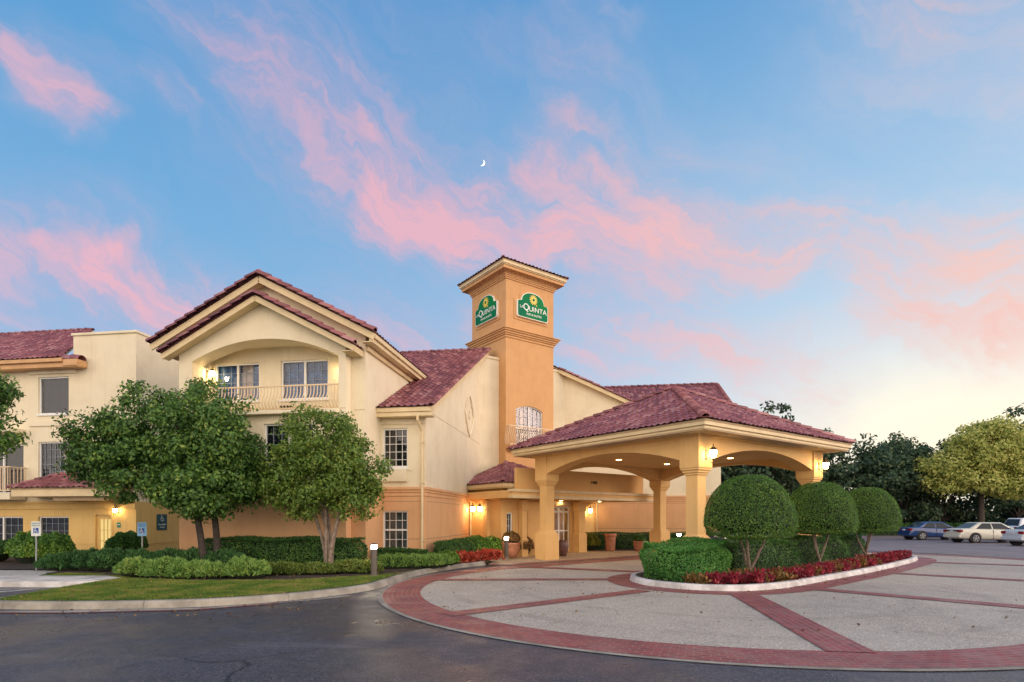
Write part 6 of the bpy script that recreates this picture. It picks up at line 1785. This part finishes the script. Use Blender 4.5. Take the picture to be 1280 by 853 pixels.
    m2 = MB()
    for x in (-0.35, 0.78):
        for sy in (-1, 1): m2.box(x * k - 0.006, x * k + 0.006, min(sy * hw * 0.9, sy * hw * 1.003), max(sy * hw * 0.9, sy * hw * 1.003), 0.30, zb - 0.08)
    m2.build('door_seam', BLACKT, t)
    return t


PB = mat('blue_car_paint', (0.010, 0.042, 0.16), 0.25, coat=1.0)
PC = mat('cream_car_paint', (0.58, 0.56, 0.46), 0.28, coat=1.0)
PS = mat('silver_car_paint', (0.52, 0.56, 0.60), 0.28, coat=1.0)
PW = mat('white_car_paint', (0.72, 0.73, 0.76), 0.28, coat=1.0)
car('parked_car', (33.0, 44.2, 0), R(-3), PB, 'dark blue sedan, farthest left of the parked row', 4.55, 1.76, 1.44)
car('parked_car', (33.1, 39.2, 0), R(-3), PC, 'cream sedan between the blue and the silver cars', 5.0, 1.84, 1.43, tail_bar=True)
car('parked_car', (33.1, 34.6, 0), R(-3), PS, 'silver sedan cut off by the right edge of the picture', 4.8, 1.8, 1.42)
car('parked_car', (39.0, 41.6, 0), R(-3), PW, 'white utility vehicle parked behind the cream sedan', 4.7, 1.88, 1.72, suv=True)
car('parked_car', (12.1, 29.3, 0), R(30), PB, 'blue car half hidden behind the nearest dome topiary', 4.3, 1.7, 1.40)

# ================================================================== MOON
mb = MB()
out = [(22 * math.cos(a), 22 * math.sin(a)) for a in [R(-95) + R(190) * i / 20 for i in range(21)]]
inn = [(22 * math.cos(a) * 0.52, 22 * math.sin(a)) for a in [R(95) - R(190) * i / 20 for i in range(1, 20)]]
mo = thing('crescent_moon', ((602.5 - 640) / 706 * 4200, 4200, 1.7 + (648 - 203.5) / 706 * 4200), 0, 'thin bright crescent moon high in the sky above the tower', 'moon')
MB().panel(out + inn, [], (0, 0), (1, 0), 6).build('lit_face', emit('moonlight', (1.0, 0.97, 0.9), 1.6), mo)
mo.rotation_euler = (0, R(22), 0)

# ------------------------------------------------------------------ dead leaves and bark chips lying about
LITTER = leafmat('fallen_leaf', [(0.0, (0.10, 0.06, 0.025)), (0.5, (0.22, 0.13, 0.05)), (1.0, (0.34, 0.25, 0.08))], 0.1, 0.8)
lp = np.concatenate([np.c_[sample_poly(LWC[10:] + [(-3.6, 16.0), (-9.5, 14.5)], 260), np.full(260, 0.17)],
                     np.c_[sample_poly([(-9.5, 9.2), (-9.5, 10.4), (-5.9, 10.7), (-4.2, 11.8), (-3.5, 12.6), (-3.0, 11.0), (-5, 9.4)], 130), np.full(130, 0.012)],
                     np.c_[sample_poly([(2.6, 12.6), (5.2, 12.4), (8.6, 14.6), (13.0, 18.8), (12.6, 19.2), (8.0, 15.0), (5.2, 12.9), (3.2, 13.8)], 150), np.full(150, 0.024)],
                     np.c_[sample_poly([(-1.8, 10.5), (2.5, 8.0), (9.0, 8.2), (11, 12), (3.0, 12.4), (0.0, 18.5), (-2.2, 16.0)], 110), np.full(110, 0.024)]])
li = leaf_mesh('fallen_leaves', lp, np.tile([0, 0, 1.0], (len(lp), 1)), 0.07, 0.045, LITTER, spread=0.25)
li['kind'] = 'stuff'
